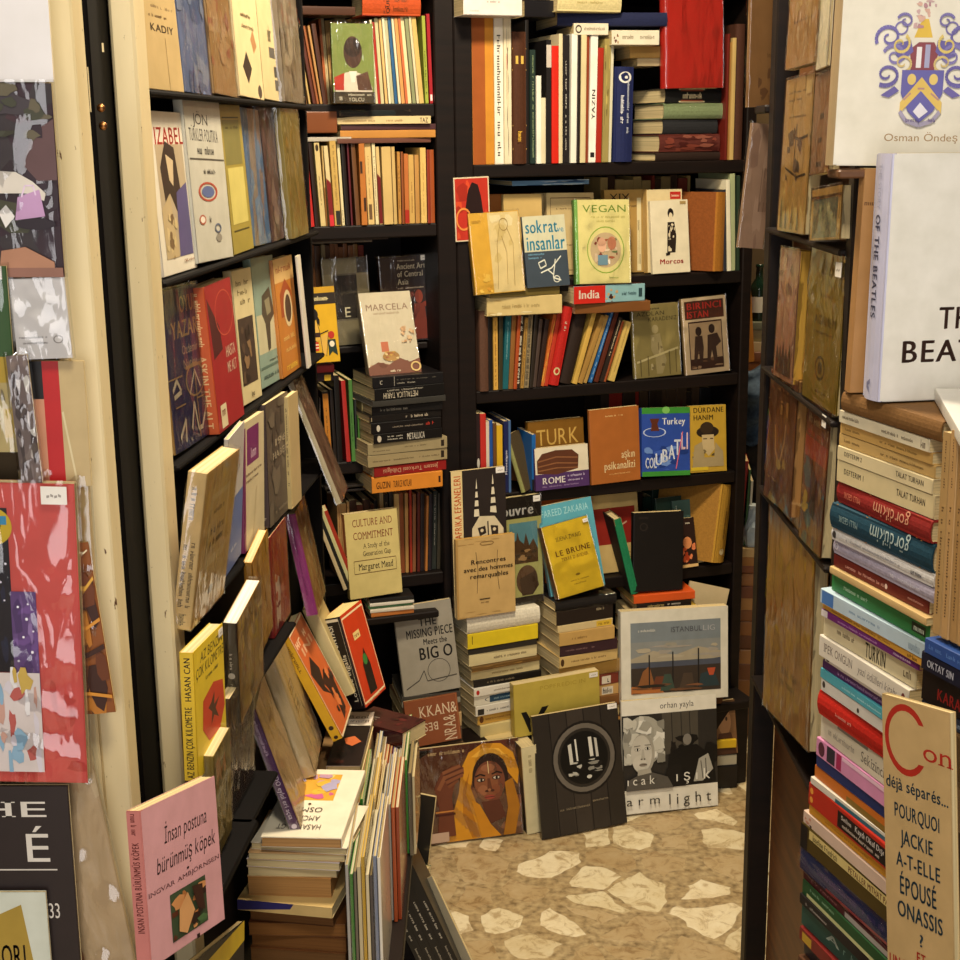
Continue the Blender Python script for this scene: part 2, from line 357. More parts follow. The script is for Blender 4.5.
# ------------------------------------------------------------------ a book
def book(Mx, w, h, t, label, front, spine=None, back=None, page='dcc796', art='', sart='', hard=False, wrap=0, name=None, cat='book', group=None, mat=None, sticker=None):
    root = empty(name or ('hardback_book' if hard else 'booklet' if t < .0085 else 'paperback_book'), Mx); tag(root, label, cat, group)
    c = .0022 if hard else .0009
    c = min(c, t/4); s = spine or front; x0 = -w/2; r = min(.0025 if hard else .0012, t/3)
    bul = t*.1 if hard else 0
    out = [(w/2, 0, 0), (x0+r+.004, 0, 0)] + ([(x0+r+.002, .0008, 0)] if hard else [])
    arc = []
    for i in range(9):
        a = -math.pi/2+math.pi*i/8; fy = .5+.5*math.sin(a)
        e = math.cos(a)**.35 if math.cos(a) > 0 else 0
        arc.append((x0+r-(r+bul*(1-(2*fy-1)**2))*min(1, e), t*fy, 0))
    out += arc+([(x0+r+.002, t-.0008, 0)] if hard else [])+[(x0+r+.004, t, 0), (w/2, t, 0)]
    cen = t/2
    def inn(p):
        x, y, _ = p
        return (x+c if x < x0+r else x, min(max(y, c), t-c), 0)
    n = len(out); j = [(RND()-.5)*.0012 for _ in range(2)]
    vs = []
    for z, q in ((0, out), (h, out), (0, [inn(p) for p in out]), (h, [inn(p) for p in out])):
        vs += [(p[0]+(j[0] if z else 0)*(p[0] > 0), p[1], z) for p in q]
    fs, cs = [], []
    cf, csn, cb = lin(front), lin(s), lin(back or front)
    for i in range(n-1):
        m = (out[i][1]+out[i+1][1])/2; edge = out[i][0] > x0+r+.001 and out[i+1][0] > x0+r+.001
        cl = (cf if m < cen else cb) if edge else csn
        fs.append((i, i+1, n+i+1, n+i)); cs.append(cl)
        fs.append((2*n+i+1, 2*n+i, 3*n+i, 3*n+i+1)); cs.append(lin(page))
        fs.append((n+i, n+i+1, 3*n+i+1, 3*n+i)); cs.append(cl)
        fs.append((i+1, i, 2*n+i, 2*n+i+1)); cs.append(cl)
    fs.append((0, n, 3*n, 2*n)); cs.append(cf); fs.append((n-1, 3*n-1, 4*n-1, 2*n-1)); cs.append(cb)
    mt = M[mat] if mat else M['cloth'] if hard and not art else M['cover']
    mk('cover', vs, fs, mt, root, cs)
    ins = .003 if hard else .0008
    pv, pf = boxg((x0+c+.001, c+.0001, ins), (w/2-ins-RND()*.0008, t-c-.0001, h-ins))
    mk('page_block', pv, pf, M['pages'], root, [lin(page)]*6)
    if art: printed('cover_print', f'r 0.6 0.4 99.4 99.6 {front};'+art, root, lambda a, b, o: (x0+w*a/100, -o, h*(1-b/100)))
    if sart: printed('spine_print', f'r 0.5 3 99.5 97 {s};'+sart, root, lambda a, b, o: (x0-o-bul*(1-(2*b/100-1)**2), t*b/100, h*(1-a/100)))
    if sticker:
        a0, b0, a1, b1 = sticker; y = -.0052 if wrap else -.0012
        bx0, bx1, bz0, bz1 = x0+w*a0/100, x0+w*a1/100, h*(1-b1/100), h*(1-b0/100)
        v, f = boxg((bx0, y-.0004, bz0), (bx1, y, bz1)); st = mk('price_sticker', v, f, M['ink'], root, [lin('ece6dc')]*6)
        v, f = [], []
        for i in range(4):
            q = bx0+(bx1-bx0)*(.22+.15*i); u = (bz1-bz0); k = len(v)
            v += [(q, y-.0006, bz0+u*(.35+.1*(i % 2))), (q+(bx1-bx0)*.11, y-.0006, bz0+u*.4), (q+(bx1-bx0)*.11, y-.0006, bz0+u*.52), (q, y-.0006, bz0+u*(.5+.1*(i % 2)))]; f.append((k, k+1, k+2, k+3))
        mk('pen_mark', v, f, M['ink'], st, [lin('a09890')]*len(f))
    if wrap:
        gx, gz = max(19, int(w/.008)), max(27, int(h/.008)); rg = random.Random(int(w*1e5+h*1e4)); vs, fs = [], []
        cr = []
        for _ in range(int((5+4*wrap)*(3.4 if w > .22 else 1))):
            an = rg.gauss(-.9, .5) if rg.random() < .7 else rg.uniform(0, math.pi)
            cr.append((rg.uniform(-w/2, w/2), rg.uniform(0, h), math.cos(an), math.sin(an), rg.uniform(.05, .22)*(.42 if w > .22 else w*1.4), rg.uniform(.008, .018), rg.uniform(.0014, .003)*min(wrap, 2)))
        for iz in range(gz):
            for ix in range(gx):
                e = ix in (0, gx-1) or iz in (0, gz-1); px = -w/2-.002+(w+.004)*ix/(gx-1); pz = -.0005+(h+.004)*iz/(gz-1); d = 0
                for cx, cz, ca, sa, le, wi, am in cr:
                    al = (px-cx)*ca+(pz-cz)*sa; ac = -(px-cx)*sa+(pz-cz)*ca
                    if abs(al) < le and abs(ac) < wi: d = max(d, am*(1-abs(ac)/wi)*(1-(al/le)**2))
                vs.append((px, -.0014-(0 if e else d+rg.random()*.0004*wrap), pz))
        fs = [(a*gx+b, a*gx+b+1, (a+1)*gx+b+1, (a+1)*gx+b) for a in range(gz-1) for b in range(gx-1)]
        k = len(vs)
        for ix, sx in ((0, -1), (gx-1, 1)):
            for iz in range(gz):
                v = vs[iz*gx+ix]; vs.append((v[0], t+.001, v[2]))
            q = k if ix == 0 else k+gz
            for iz in range(gz-1): fs.append((iz*gx+ix, (iz+1)*gx+ix, q+iz+1, q+iz))
        mk('plastic_sleeve', vs, fs, M['film'], root, smooth=True)
    return root

# ------------------------------------------------------------------ placing
def rect_fit(q, P, e1r, Nn):
    """unproject the four corners of a cover onto the plane it lies in, and take the rectangle through them"""
    c = [hit(x, y, P, Nn) for x, y in q]
    e1 = (c[1]-c[0])/1+(c[2]-c[3]); e1 = e1-Nn*(e1@Nn)
    e1 = e1/np.linalg.norm(e1); e2 = np.cross(Nn, e1)
    w = ((c[1]-c[0])@e1+(c[2]-c[3])@e1)/2; h = ((c[0]-c[3])@e2+(c[1]-c[2])@e2)/2
    cen = sum(c)/4
    err = 0
    for (sx, sz), p in zip(((-1, 1), (1, 1), (1, -1), (-1, -1)), q):
        d = proj(cen+e1*sx*w/2+e2*sz*h/2)-np.array(p); err += d@d
    return e1, e2, w, h, cen, err
def pose(q, fr, v, lean, yaw):
    g = rot(fr, yaw) if yaw else fr
    bm = ((q[2][0]+q[3][0])/2, (q[2][1]+q[3][1])/2)
    P = fr.at(bm[0], bm[1], v); a = math.radians(lean)
    Nn = -g.A*math.cos(a)+UP*math.sin(a)
    return rect_fit(q, P, g.R, Nn)+(Nn,)
def solve(q, fr, v, lean, yaw, fit):
    if not fit: return pose(q, fr, v, lean, yaw)
    best = None
    for dy in range(-12, 13, 3):
        for dl in range(-12, 13, 3):
            r = pose(q, fr, v, lean+dl, yaw+dy)
            s = r[5]+.035*(dy*dy+dl*dl)
            if best is None or s < best[0]: best = (s, r)
    return best[1]
LOG = []
def face(label, quad, fr, v, zs=None, t=.015, front='c8b080', lean=8, yaw=0, fit=True, hmax=None, **kw):
    """a book or magazine showing its front cover; quad = its four corners from the top left, clockwise"""
    q = [(quad[i], quad[i+1]) for i in range(0, 8, 2)]
    s = 1.0; free = isinstance(v, str)
    v0 = float(v[1:] or 0) if free else v
    e1, e2, w, h, cen, err, Nn = solve(q, fr, v0, lean, yaw, fit)
    for _ in range(4 if free else 1):
        o = cen-e2*h/2
        low = min((o+e1*sx*w/2-Nn*k)[2] for sx in (-1, 1) for k in (0, t))-.0007
        if zs is None: break
        if free:
            f = (1.6-zs)/(1.6-low); cen = CAM+(cen-CAM)*f; w *= f; h *= f
        else:
            LOG.append((round(low-zs, 3), label[:30])); cen = cen+UP*(zs-low)
    o = cen-e2*h/2
    if err > 60: print('FIT %.0f' % err, label[:40])
    kw.setdefault('hard', False)
    return book(mat4(e1, -Nn, e2, o), w, h, t, label, front, **kw)
def spine_face(label, quad, fr, v, w, zs=None, front='c8b080', spine=None, lean=0, yaw=0, fit=False, **kw):
    """a book standing with its spine towards us; quad = the four corners of the spine"""
    q = [(quad[i], quad[i+1]) for i in range(0, 8, 2)]
    e1, e2, t, h, cen, err, Nn = solve(q, fr, v, lean, yaw, fit)
    o = cen-e2*h/2+e1*t/2-Nn*w/2
    if zs is not None:
        low = min((o-e1*a)[2]-Nn[2]*b for a in (0, t) for b in (-w/2, w/2))-.0007; o = o+UP*(zs-low)
    return book(mat4(-Nn, -e1, e2, o), w, h, abs(t), label, front, spine=spine or front, **kw)
def flat(fr, uL, uR, zb, zt, w, label, front, v=0, yaw=0, fore=False, **kw):
    """a book lying flat, spine towards us"""
    g = rot(fr, yaw); h = uR-uL
    c = fr.P+fr.R*(uL+uR)/2-fr.A*v; c = np.array([c[0], c[1], 0])
    o = c+g.A*w/2
    if fore: o = o-g.R*h/2; return book(mat4(-g.A, -UP, g.R, (o[0], o[1], zt)), w, h, zt-zb, label, front, **kw)
    o = o+g.R*h/2
    return book(mat4(g.A, -UP, -g.R, (o[0], o[1], zt)), w, h, zt-zb, label, front, **kw)
def lying(label, quad, z, t, front, **kw):
    """a book lying flat with its front cover up; quad = the corners of the cover as its print reads; z = the height of the cover"""
    q = [(quad[i], quad[i+1]) for i in range(0, 8, 2)]
    e1, e2, w, h, cen, err = rect_fit(q, np.array([0, 0, z]), None, UP)
    return book(mat4(e1, -UP, e2, cen-e2*h/2), w, h, t, label, front, **kw)
def pile(fr, items, phrase, group, base=None, w=None, v=0, jit=2, skew=0.0, ref=None):
    """items from the top down: (xl, xr, ytop, ybot, colour, {options}); heights follow on without gaps"""
    prev = None; rg = random.Random(len(phrase)*7+len(items))
    for i, it in enumerate(items):
        xl, xr, yt, yb, c = it[:5]; kw = dict(it[5]) if len(it) > 5 else {}
        xm = (xl+xr)/2 if ref is None else xl if ref == 'L' else ref
        dv = kw.pop('v', rg.uniform(-.006, .004))
        zt = fr.uz(xm, yt, v)[1]; zb = fr.uz(xm, yb, v)[1]
        if prev is not None: zt = prev
        if i == len(items)-1 and base is not None: zb = base
        prev = zb
        uL, uR = sorted((fr.u_of(xl, (zt+zb)/2, v), fr.u_of(xr, (zt+zb)/2, v)))
        ww = kw.pop('w', w or min((uR-uL)*.68, .17))
        lab = kw.pop('label', None) or f"{cname(kw.get('spine') or c)} book, {ordn(i)} from the top of the {phrase}"
        flat(fr, uL, uR, zb+.0002, zt-.0002, ww, lab, c, v=v+dv, yaw=kw.pop('yaw', rg.uniform(-jit, jit)), group=group, **kw)
    return prev
def uprights(fr, v, zs, items, phrase, group, w=.13, start=0):
    """books standing in a row, spines out: (xl, xr at the foot, ytop, shift of the top, colour, {options})"""
    rg = random.Random(len(items)*11+int(abs(zs)*100))
    geo = []
    for it in items:
        uL, uR = fr.u_of(it[0], zs, v), fr.u_of(it[1], zs, v)
        geo.append((uL, uR, it[3]*(uR-uL)/(it[1]-it[0]), fr.uz((it[0]+it[1])/2+it[3], it[2], v)[1]-zs))
    for i, it in enumerate(items):
        xl, xr, yt, dx, c = it[:5]; kw = dict(it[5]) if len(it) > 5 else {}
        dv = kw.pop('v', -rg.random()*.008)
        uL, uR, sh, H = geo[i]; a = math.atan2(sh, H)
        lose = 0
        if i+1 < len(items):
            H2 = min(H, geo[i+1][3]); lose = max(0, H2*(sh/H-geo[i+1][2]/geo[i+1][3]))
        t = max((uR-uL-lose)*math.cos(a)-.0006, .0025); uR = uL+t/math.cos(a) if lose else uR
        h = math.hypot(sh, H)-abs(math.sin(a))*t*.5
        e1 = fr.R*math.cos(a)-UP*math.sin(a); e2 = UP*math.cos(a)+fr.R*math.sin(a)
        ww = kw.pop('w', None) or min(w, h*.72)
        p = fr.pt(uR if a >= 0 else uL, zs+.0007, v+dv)
        o = (p if a >= 0 else p+e1*t)+fr.A*ww/2
        lab = kw.pop('label', None) or f"{cname(kw.get('spine') or c)} book, {ordn(i+start)} from left {phrase}"
        book(mat4(fr.A, -e1, e2, o), ww, h, t, lab, c, group=group, **kw)
def auto_row(x0, x1, yt, n, pal, seed, jy=5, dx=0, spread=.5):
    rg = random.Random(seed); ws = [1-spread+2*spread*rg.random() for _ in range(n)]; s = sum(ws); x = x0; out = []
    for k in ws:
        d = (x1-x0)*k/s; out.append((x, x+d, yt+rg.uniform(-jy, jy), dx, pal[rg.randrange(len(pal))], spl(rg))); x += d
    return out
def spl(rg):
    """a line of small print on a narrow spine"""
    c = rg.choice(['2a1a10', '2a1a10', '6a2018'])
    a = rg.uniform(8, 30); b = rg.uniform(55, 85)
    return {'sart': f"d {a:.0f} {b:.0f} 36 64 {int((b-a)/2.2)} {c}"} if rg.random() < .6 else {}
# ------------------------------------------------------------------ the room
def struct(o): o['kind'] = 'structure'; return o
def wallbox(name, lo, hi, mat): return struct(boxes(name, [(lo, hi)], M[mat], None, 0))
wallbox('floor', (-1.3, -1.3, -.1), (2.3, 4.8, 0), 'floor')
wallbox('ceiling', (-1.3, -1.3, 2.75), (2.3, 4.8, 2.85), 'plaster')
wallbox('wall_left', (-1.3, -1.3, 0), (-1.2, 4.8, 2.75), 'plaster')
wallbox('wall_right', (2.2, -1.3, 0), (2.3, 4.8, 2.75), 'plaster')
wallbox('wall_back', (-1.2, 4.7, 0), (2.2, 4.8, 2.75), 'plaster')
wallbox('wall_front', (-1.2, -1.3, 0), (2.2, -1.2, 2.75), 'plaster')
# the jamb, the dark door edge beside it and the chipped inner post
struct(boxes('trim_1', [((-.4005, 1.385, 0), (-.3725, 1.425, 2.5)), ((-.410, 1.38, 0), (-.4005, 1.40, 2.5))], M['paint'], None, .002))
dr = struct(boxes('door_1', [((-.47, 1.47, 0), (-.380, 1.55, 2.5))], M['blackpaint'], None, .002))
def screw(px, py):
    p = atY(px, py, 1.47); vs, fs = [], []
    for j, (r, d) in enumerate(((.0042, 0), (.0042, -.0012), (.003, -.0022), (.0001, -.0026))):
        vs += [(p[0]+r*math.cos(i*math.tau/14), p[1]+d, p[2]+r*math.sin(i*math.tau/14)) for i in range(14)]
    fs = [(k*14+i, k*14+(i+1) % 14, k*14+14+(i+1) % 14, k*14+14+i) for k in range(3) for i in range(14)]
    o = mk('screw_head', vs, fs, M['screw'], dr, smooth=True)
    boxes('screw_slot', [((p[0]-.003, p[1]-.0029, p[2]-.0004), (p[0]+.003, p[1]-.0024, p[2]+.0004))], M['blackpaint'], o, 0)
screw(101, 108); screw(103, 126)
p0, p1 = atY(88, 67, 1.469), atY(91, 112, 1.469)
boxes('scratch', [((p1[0]-.0006, 1.4688, p1[2]), (p1[0]+.0004, 1.4699, p0[2]))], M['paint'], dr, 0)
boxes('paint_drip', [((atY(103, 48, 1.469)[0]-.001, 1.4688, atY(103, 52, 1.469)[2]), (atY(103, 48, 1.469)[0]+.0006, 1.4699, atY(103, 43, 1.469)[2]))], M['paint'], dr, 0)
struct(boxes('trim_2', [((-.3775, 1.545, 0), (-.352, 1.60, 2.5)), ((-.3815, 1.56, 0), (-.3775, 1.60, 2.5))], M['paint'], None, .003))

def case(name, fr, parts, label):
    """a piece of shelving: boxes in the frame's own directions (along, into, up)"""
    root = empty(name, mat4(fr.R, fr.A, UP, (fr.P[0], fr.P[1], 0))); tag(root, label, 'bookcase' if 'case' in name else 'rack' if 'rack' in name else 'stand')
    for nm, lo, hi, mt in parts: boxes(nm, [(lo, hi)], M[mt], root, .0025)
    return root
SB = [1.930, 1.5405, 1.2830, 1.0370, .7930, .5570, .225]
case('bookcase', B, [('side_panel', (-.372, 0, .529), (-.331, .28, 2.2), 'darkwood'), ('lower_side_panel', (-.372, .10, 0), (-.331, .28, .529), 'darkwood'), ('side_panel', (.342, 0, 0), (.368, .28, 2.2), 'darkwood'),
     ('back_panel', (-.331, .268, 0), (.342, .28, 2.2), 'darkwood')]+[('shelf', (-.331, .004, z-.028), (.342, .268, z), 'darkwood') for z in SB],
     'tall dark bookcase of five open shelves facing the shop floor beside the gap')
SA = [1.930, 1.671, 1.418, .900, .620, .225]
case('bookcase', B, [('side_panel', (-.4160, 0, .529), (-.3725, .30, 2.2), 'darkwood'), ('lower_side_panel', (-.4160, .11, 0), (-.3725, .30, .529), 'darkwood'), ('side_panel', (-.85, 0, 0), (-.825, .30, 2.2), 'darkwood'),
     ('back_panel', (-.825, .288, 0), (-.416, .30, 2.2), 'darkwood'), ('shelf', (-.825, .09, 1.130), (-.416, .288, 1.145), 'darkwood'), ('front_ledge', (-.64, -.07, .537), (-.452, .003, .5525), 'darkwood')]+[('shelf', (-.825, .004, z-.028), (-.416, .288, z), 'darkwood') for z in SA],
     'narrow dark bookcase in the corner, half hidden by the end of the wall rack')
case('low_plinth', B, [('top_board', (-.70, -.092, .205), (.36, -.001, .225), 'darkwood'), ('front_board', (-.69, -.084, 0), (.35, -.068, .205), 'darkwood'), ('end_board', (-.69, -.068, 0), (-.672, -.001, .205), 'darkwood'), ('end_board', (.332, -.068, 0), (.35, -.001, .205), 'darkwood')],
     'low dark plinth along the foot of the bookcases under the book piles')
LZ = [1.655, 1.447, 1.235, 1.045, .885, .775]
LV = [.016, .020, .022, .028, .046, .078]
LU = [.845, .845, .845, .845, .42, .13]
case('book_rack', L, [('back_panel', (-.05, .035, 0), (.86, .05, 2.4), 'blackpaint'), ('end_panel', (.845, -.004, 0), (.86, .035, 2.4), 'blackpaint')]+[('ledge', (-.045 if v < .04 else -.02, -v, z-.007), (u, .035, z), 'blackpaint') for z, v, u in zip(LZ, LV, LU)]+[('ledge', (-.25, -.084, .765), (-.01, -.028, .775), 'blackpaint')],
     'dark wall rack of narrow ledges holding books cover out behind the cream post')
case('display_rack', K, [('post', (-.475, -.006, 0), (-.438, .03, 2.5), 'darkwood'), ('post', (.008, -.004, 0), (.036, .03, 2.5), 'darkwood'), ('back_panel', (-.438, .03, 0), (.008, .042, 2.4), 'wood')]
     + [('ledge', (-.438, -.012, z-.008), (.008, .03, z), 'darkwood') for z in (1.462, 1.250, 1.06, .74)]+[('rail', (-.56, -.012, z), (-.475, -.002, z+.012), 'darkwood') for z in (1.63,)],
     'dark display rack with two posts holding wrapped books across from the wall rack')
# ------------------------------------------------------------------ light
def area(name, loc, size, power, col, aim=None, sy=None):
    l = bpy.data.lights.new(name, 'AREA'); l.energy = power; l.size = size; l.color = col
    if sy: l.shape = 'RECTANGLE'; l.size_y = sy
    o = bpy.data.objects.new(name, l); COL.objects.link(o); o.location = loc
    d = Vector(aim)-Vector(loc) if aim else Vector((0, 0, -1)); o.rotation_euler = d.to_track_quat('-Z', 'Y').to_euler(); return o
area('ceiling_lamp_entrance', (.05, .55, 2.6), .30, 24, (1, .92, .78), (0, 1.6, 1.1))
area('ceiling_lamp_aisle', (.10, 2.15, 2.65), .25, 53, (1, .86, .64), (.1, 2.4, 0))
area('shop_front_daylight', (-.15, -1.1, 1.35), 1.7, 38, (1, .97, .97), (.0, 2.0, 1.35), 2.2)
area('ceiling_lamp_beyond', (1.1, 3.7, 2.65), .3, 30, (1, .78, .5))
w = bpy.data.worlds.new('world'); SC.world = w; w.use_nodes = True
w.node_tree.nodes['Background'].inputs[0].default_value = (1, .85, .65, 1); w.node_tree.nodes['Background'].inputs[1].default_value = .012
SC.view_settings.view_transform = 'Standard'; SC.view_settings.look = 'None'; SC.view_settings.exposure = -.1; SC.view_settings.gamma = 1
# ------------------------------------------------------------------ the wide bookcase: books standing cover out
TAN, CRE, OLV, RED, BLK, DBR, BRN, WHT, NVY, ORG = 'b8905a', 'dcc690', '8a7c3c', 'b02820', '16110f', '32201a', '6a4020', 'ece4d0', '20284c', 'd07a28'
# --- top shelf
G1 = 'books on the top shelf of the wide bookcase'
uprights(B, 0, SB[1], [
 (473.5, 496, 17, 0, 'a4561e', dict(spine='c8862c', w=.2, sart='r 0 40 100 97 9c5220')), (496, 505, 17, 0, WHT, dict(sart='d 5 95 30 70 26 3a3028')), (505, 512.5, 18, 0, 'e0d2b0', dict(sart='n 5 30 95 70 12 3 b03020 3a3028 c8b890')),
 (513, 527, 32, 0, '4a2814', dict(hard=True, sart='r 12 0 13 100 c8a050;r 28 0 29 100 c8a050;r 70 0 71 100 c8a050;r 88 0 89 100 c8a050;r 18 22 24 78 d8b050;r 74 30 84 70 4a2814;d 75 83 35 65 4 e0b040')),
 (527, 530.5, 20, 0, '1a1614'), (530.5, 536, 50, 0, '20302a', dict(sart='d 5 95 30 60 40 8a9a70')), (537, 542, 76, 0, 'f0ead8'), (542, 547, 98, 0, 'ddd0ac'), (547, 552, 40, 0, '1c1818', dict(sart='r 4 0 22 100 c8bcae')),
 (552, 559, 46, 0, 'd02818'), (559, 563, 34, 0, 'd8c8a0'), (563, 570.5, 35, 0, '201c1c', dict(sart='d 20 90 40 55 30 c8c0b0')), (571, 577, 34, 1, 'f0ead8'), (577, 580, 36, 1, '241c18'), (580, 585.5, 35, 1, 'd8c898'), (585.5, 589, 36, 1, '8a3c20'),
 (589, 596, 35, 2, 'f2ecdc', dict(sart='Ub 42 66 25 75 222 YAZIN;r 92 20 96 80 222')), (596, 602, 48, 2, 'a82c1c'), (602, 608.5, 39, 2, '9a8a50', dict(sart='n 5 10 70 90 10 4 c8b060 6a5a30')), (608.5, 613, 46, 2, 'd8d2b4'),
 (613.5, 632, 67, 1, '1c2450', dict(hard=True, w=.2, sart='e 11 50 6 34 e8e4da;e 11 50 4 22 1c2450;e 11 45 1.6 9 e8e4da;d 14 70 25 38 26 c8ccd8;d 30 60 55 72 12 e8e8ec')),
], 'on the wide bookcase top shelf', G1, w=.19)
pile(rot(B, 4), [(665, 722, 88, 103, '1a1a1a', dict(hard=True, sart='r 24 4 70 96 d8c8a0;r 27 10 67 90 8a4a34;d 30 64 30 70 9 e8d8b0')), (664, 724, 103, 119, '7c8a62', dict(hard=True, wrap=1)), (664, 718, 119, 134, '28282a', dict(hard=True)), (660, 720, 134, 152, '5c2820', dict(hard=True, sart='n 3 4 97 96 22 6 7a3a2c 4a1c18 8a5040')), (655, 722, 152, 160.5, '2c1c14', dict(hard=True))],
     'pile under the big red wrapped book', 'old hardbacks piled under the red wrapped book', base=SB[1], w=.15)
uprights(B, 0, SB[1], [(724.5, 727, 34, 0, '6a2018'), (727, 730, 42, 0, 'a87c40'), (730, 733.5, 38, 0, 'c8a868'), (734, 743, 24, 0, '4a2a1c', dict(hard=True))], 'beside the big red wrapped book', 'thin books right of the red wrapped book', w=.18)
face('big plain red book in shiny plastic standing on the pile of old hardbacks', (664, -30, 724, -30, 722, 88, 666, 88), B, .012, t=.03, front='b02820', hard=True, lean=2, fit=False, wrap=1.3, mat='gloss')
pile(B, [(560, 665, 12, 26, '1c2244', dict(hard=True, w=.2, yaw=-7, label='large flat navy book laid on top of the upright spines')), ], 'x', 'books laid over the upright spines', v=.0)
pile(rot(B, -8), [(574, 609, 23, 35, 'ddd2b8', dict(sart='e 14 50 9 36 3a3028;e 14 50 6 22 ddd2b8;d 30 90 30 60 18 7a6a50', label='white spined book lying just under the flat navy book', w=.14))], 'x', 'books laid over the upright spines', v=.012)
pile(rot(B, -8), [(612, 660, 30, 45, 'e0d6bc', dict(sart='n 2 5 16 95 6 3 a87a4a 6a4030;d 22 90 30 60 20 8a7a60', label='long white spined book jutting out towards the red wrapped book', w=.14))], 'x', 'books laid over the upright spines', v=.02)
pile(rot(B, -8), [(630, 660, 46, 58, 'b8924e', dict(label='tan book end under the long white spined book', w=.12)), (638, 662, 58, 66, 'c8b48a', dict(label='small cream book end lowest under the long white spined book', w=.12))], 'x', 'books laid over the upright spines', v=-.03)
pile(B, [(463.5, 523, -8, 15.5, 'ded4cc', dict(label='pale grey flat box book with small print at the top corner of the case', w=.2, sart='d 40 62 35 45 8 8a8078;d 10 30 76 84 14 a89e94'))], 'x', 'books laid over the upright spines', v=.06)
pile(B, [(525, 556, 0, 17, '141216', dict(label='black book end between the pale box and cream book', w=.16))], 'x', 'books laid over the upright spines', v=.0)
pile(B, [(557, 622, -12, 12, 'd8c890', dict(label='thick cream book lying on the flat navy book', w=.16, hard=True, sart='d 30 70 55 65 18 a89458'))], 'x', 'books laid over the upright spines', v=.02)
# --- second shelf
face('red picture card with a dark figure fixed to the case divider', (454, 178, 489, 176, 490, 240, 455, 242), B, .006, t=.004, front='d8c8a8', lean=0, fit=False, name='picture_card', cat='card',
     art='r 3 2 97 98 b83020;n 5 5 95 95 14 5 d04a28 a02818 c03a20;p 241210 40 20 52 8 68 12 76 30 82 60 70 78 62 95 40 95 44 60 30 50;o 25 65 22 18 4 e08840')
face('rust brown book standing behind the yellow saint book', (488, 180, 534, 179, 536, 262, 490, 263), B, -.09, SB[2], t=.02, front='9c5c24', lean=3, fit=False, art='T 20 60 30 38 6a3810 ANI')
flat(B, B.u_of(512, 1.5, -.05), B.u_of(589, 1.5, -.05), 1.492, 1.503, .2, 'light blue magazine lying flat over the tan books', '6a94b8', v=-.05, name='magazine', cat='magazine', art='n 0 0 100 100 8 3 88b0c8 2a4a78', sart='n 0 0 100 100 14 2 c8d8e0 2a4a70 8aa8c0')
face('worn tan book peeping out behind the yellow saint book', (503, 202, 541, 201, 544, 285, 506, 286), B, -.035, SB[2], t=.015, front='c8a868', lean=5, fit=False)
face('cream book with a ruled border behind the blue block letter book', (545, 195, 592, 194, 596, 276, 549, 277), B, -.06, SB[2], t=.018, front='c8b07c', lean=4, fit=False, art='l 6a5030 1 8 6 92 6 92 94 8 94 8 6;d 20 80 18 20 16 6a5030;e 74 55 7 6 2a1a10;d 40 90 62 64 9 4a3018')
face('tan book end propped behind the cream bordered book', (533, 190, 588, 189, 590, 270, 535, 271), B, -.1, SB[2], t=.018, front='b8a070', lean=2, fit=False)
face('ochre book numbered with roman numerals behind the green edged cookbook', (603, 188, 644, 187, 648, 270, 606, 271), B, -.055, SB[2], t=.02, front='b08c4c', spine='8a6a34', lean=4, fit=False, art='Ts 12 62 4 14 2a1a10 XIX;d 12 80 18 21 18 5a4020;e 30 68 34 26 2a2018;e 30 68 20 16 8a6a3c;r 78 10 88 98 e0d0a0;d 80 86 14 90 3 5a4020')
face('cream paperback with a red corner label behind the white sketch cover', (646, 186, 680, 186, 685, 268, 648, 270), B, -.02, SB[2], t=.022, front='dcc898', spine='c09a58', lean=5, fit=False, art='r 66 3 96 12 b82820;d 70 92 6 9 6 e8d0b0')
face('white paperback with an ink sketch of a robed woman and red title', (651, 197, 689, 196, 689, 268, 652, 271), B, .0, SB[2], t=.012, front='e4d8b8', lean=6, fit=False,
     art='e 53 18 8 7 1c1410;e 53 22 5 5 e0d0ac;p 2a2018 44 30 62 30 66 50 62 72 40 72 42 50;n 43 32 62 70 16 4 e0d0ac e0d0ac 2a2018;p 1c1410 36 72 48 72 46 75 36 76;Tb 18 82 80 87 a82018 Morcos;r 78 2 94 6 a88c58')
spine_face('thick rust brown album leaning by the thin white books', (714, 190, 722, 190, 731, 268, 718, 269), B, -.02, .17, SB[2], front='8a4c1c', spine='b8782c', yaw=38, fit=False, hard=True)
uprights(B, 0, SB[2], [(724, 728, 190, -3, '30323c'), (728, 732, 180, -4, 'ece4c8'), (732, 737, 174, -3, 'a8b084'), (738, 741, 176, -2, '2a3a2c')], 'at the second shelf end of the wide bookcase', 'slim books at the end of the second shelf', w=.16)
uprights(B, -.16, SB[2], auto_row(600, 690, 178, 12, ['8a3020', 'c8a868', '4a3020', 'a88c58', '2c2c34'], 5, 3), 'in the dim back row of the second shelf', 'dim spines behind the second shelf', w=.1)
SH2 = 1.2625
face('yellow paperback with a pale pencil drawing of a saint in plastic', (468, 214, 517, 210, 526, 291, 475, 295), B, .035, t=.016, front='d8a83c', spine='c8962c', lean=12, wrap=1,
     art='r 38 1 99 99 dcc68c;n 42 4 96 96 14 7 e4d4a4 d0b878 dcc68c;l a88c50 1 60 18 52 40 50 70 46 95;l a88c50 1 74 20 84 40 80 92;o 68 16 9 8 1.2 a88c50;l a88c50 1 62 30 70 50 66 90;n 4 70 34 98 6 2 c89030 e0b850;d 6 24 8 12 4 a07828')
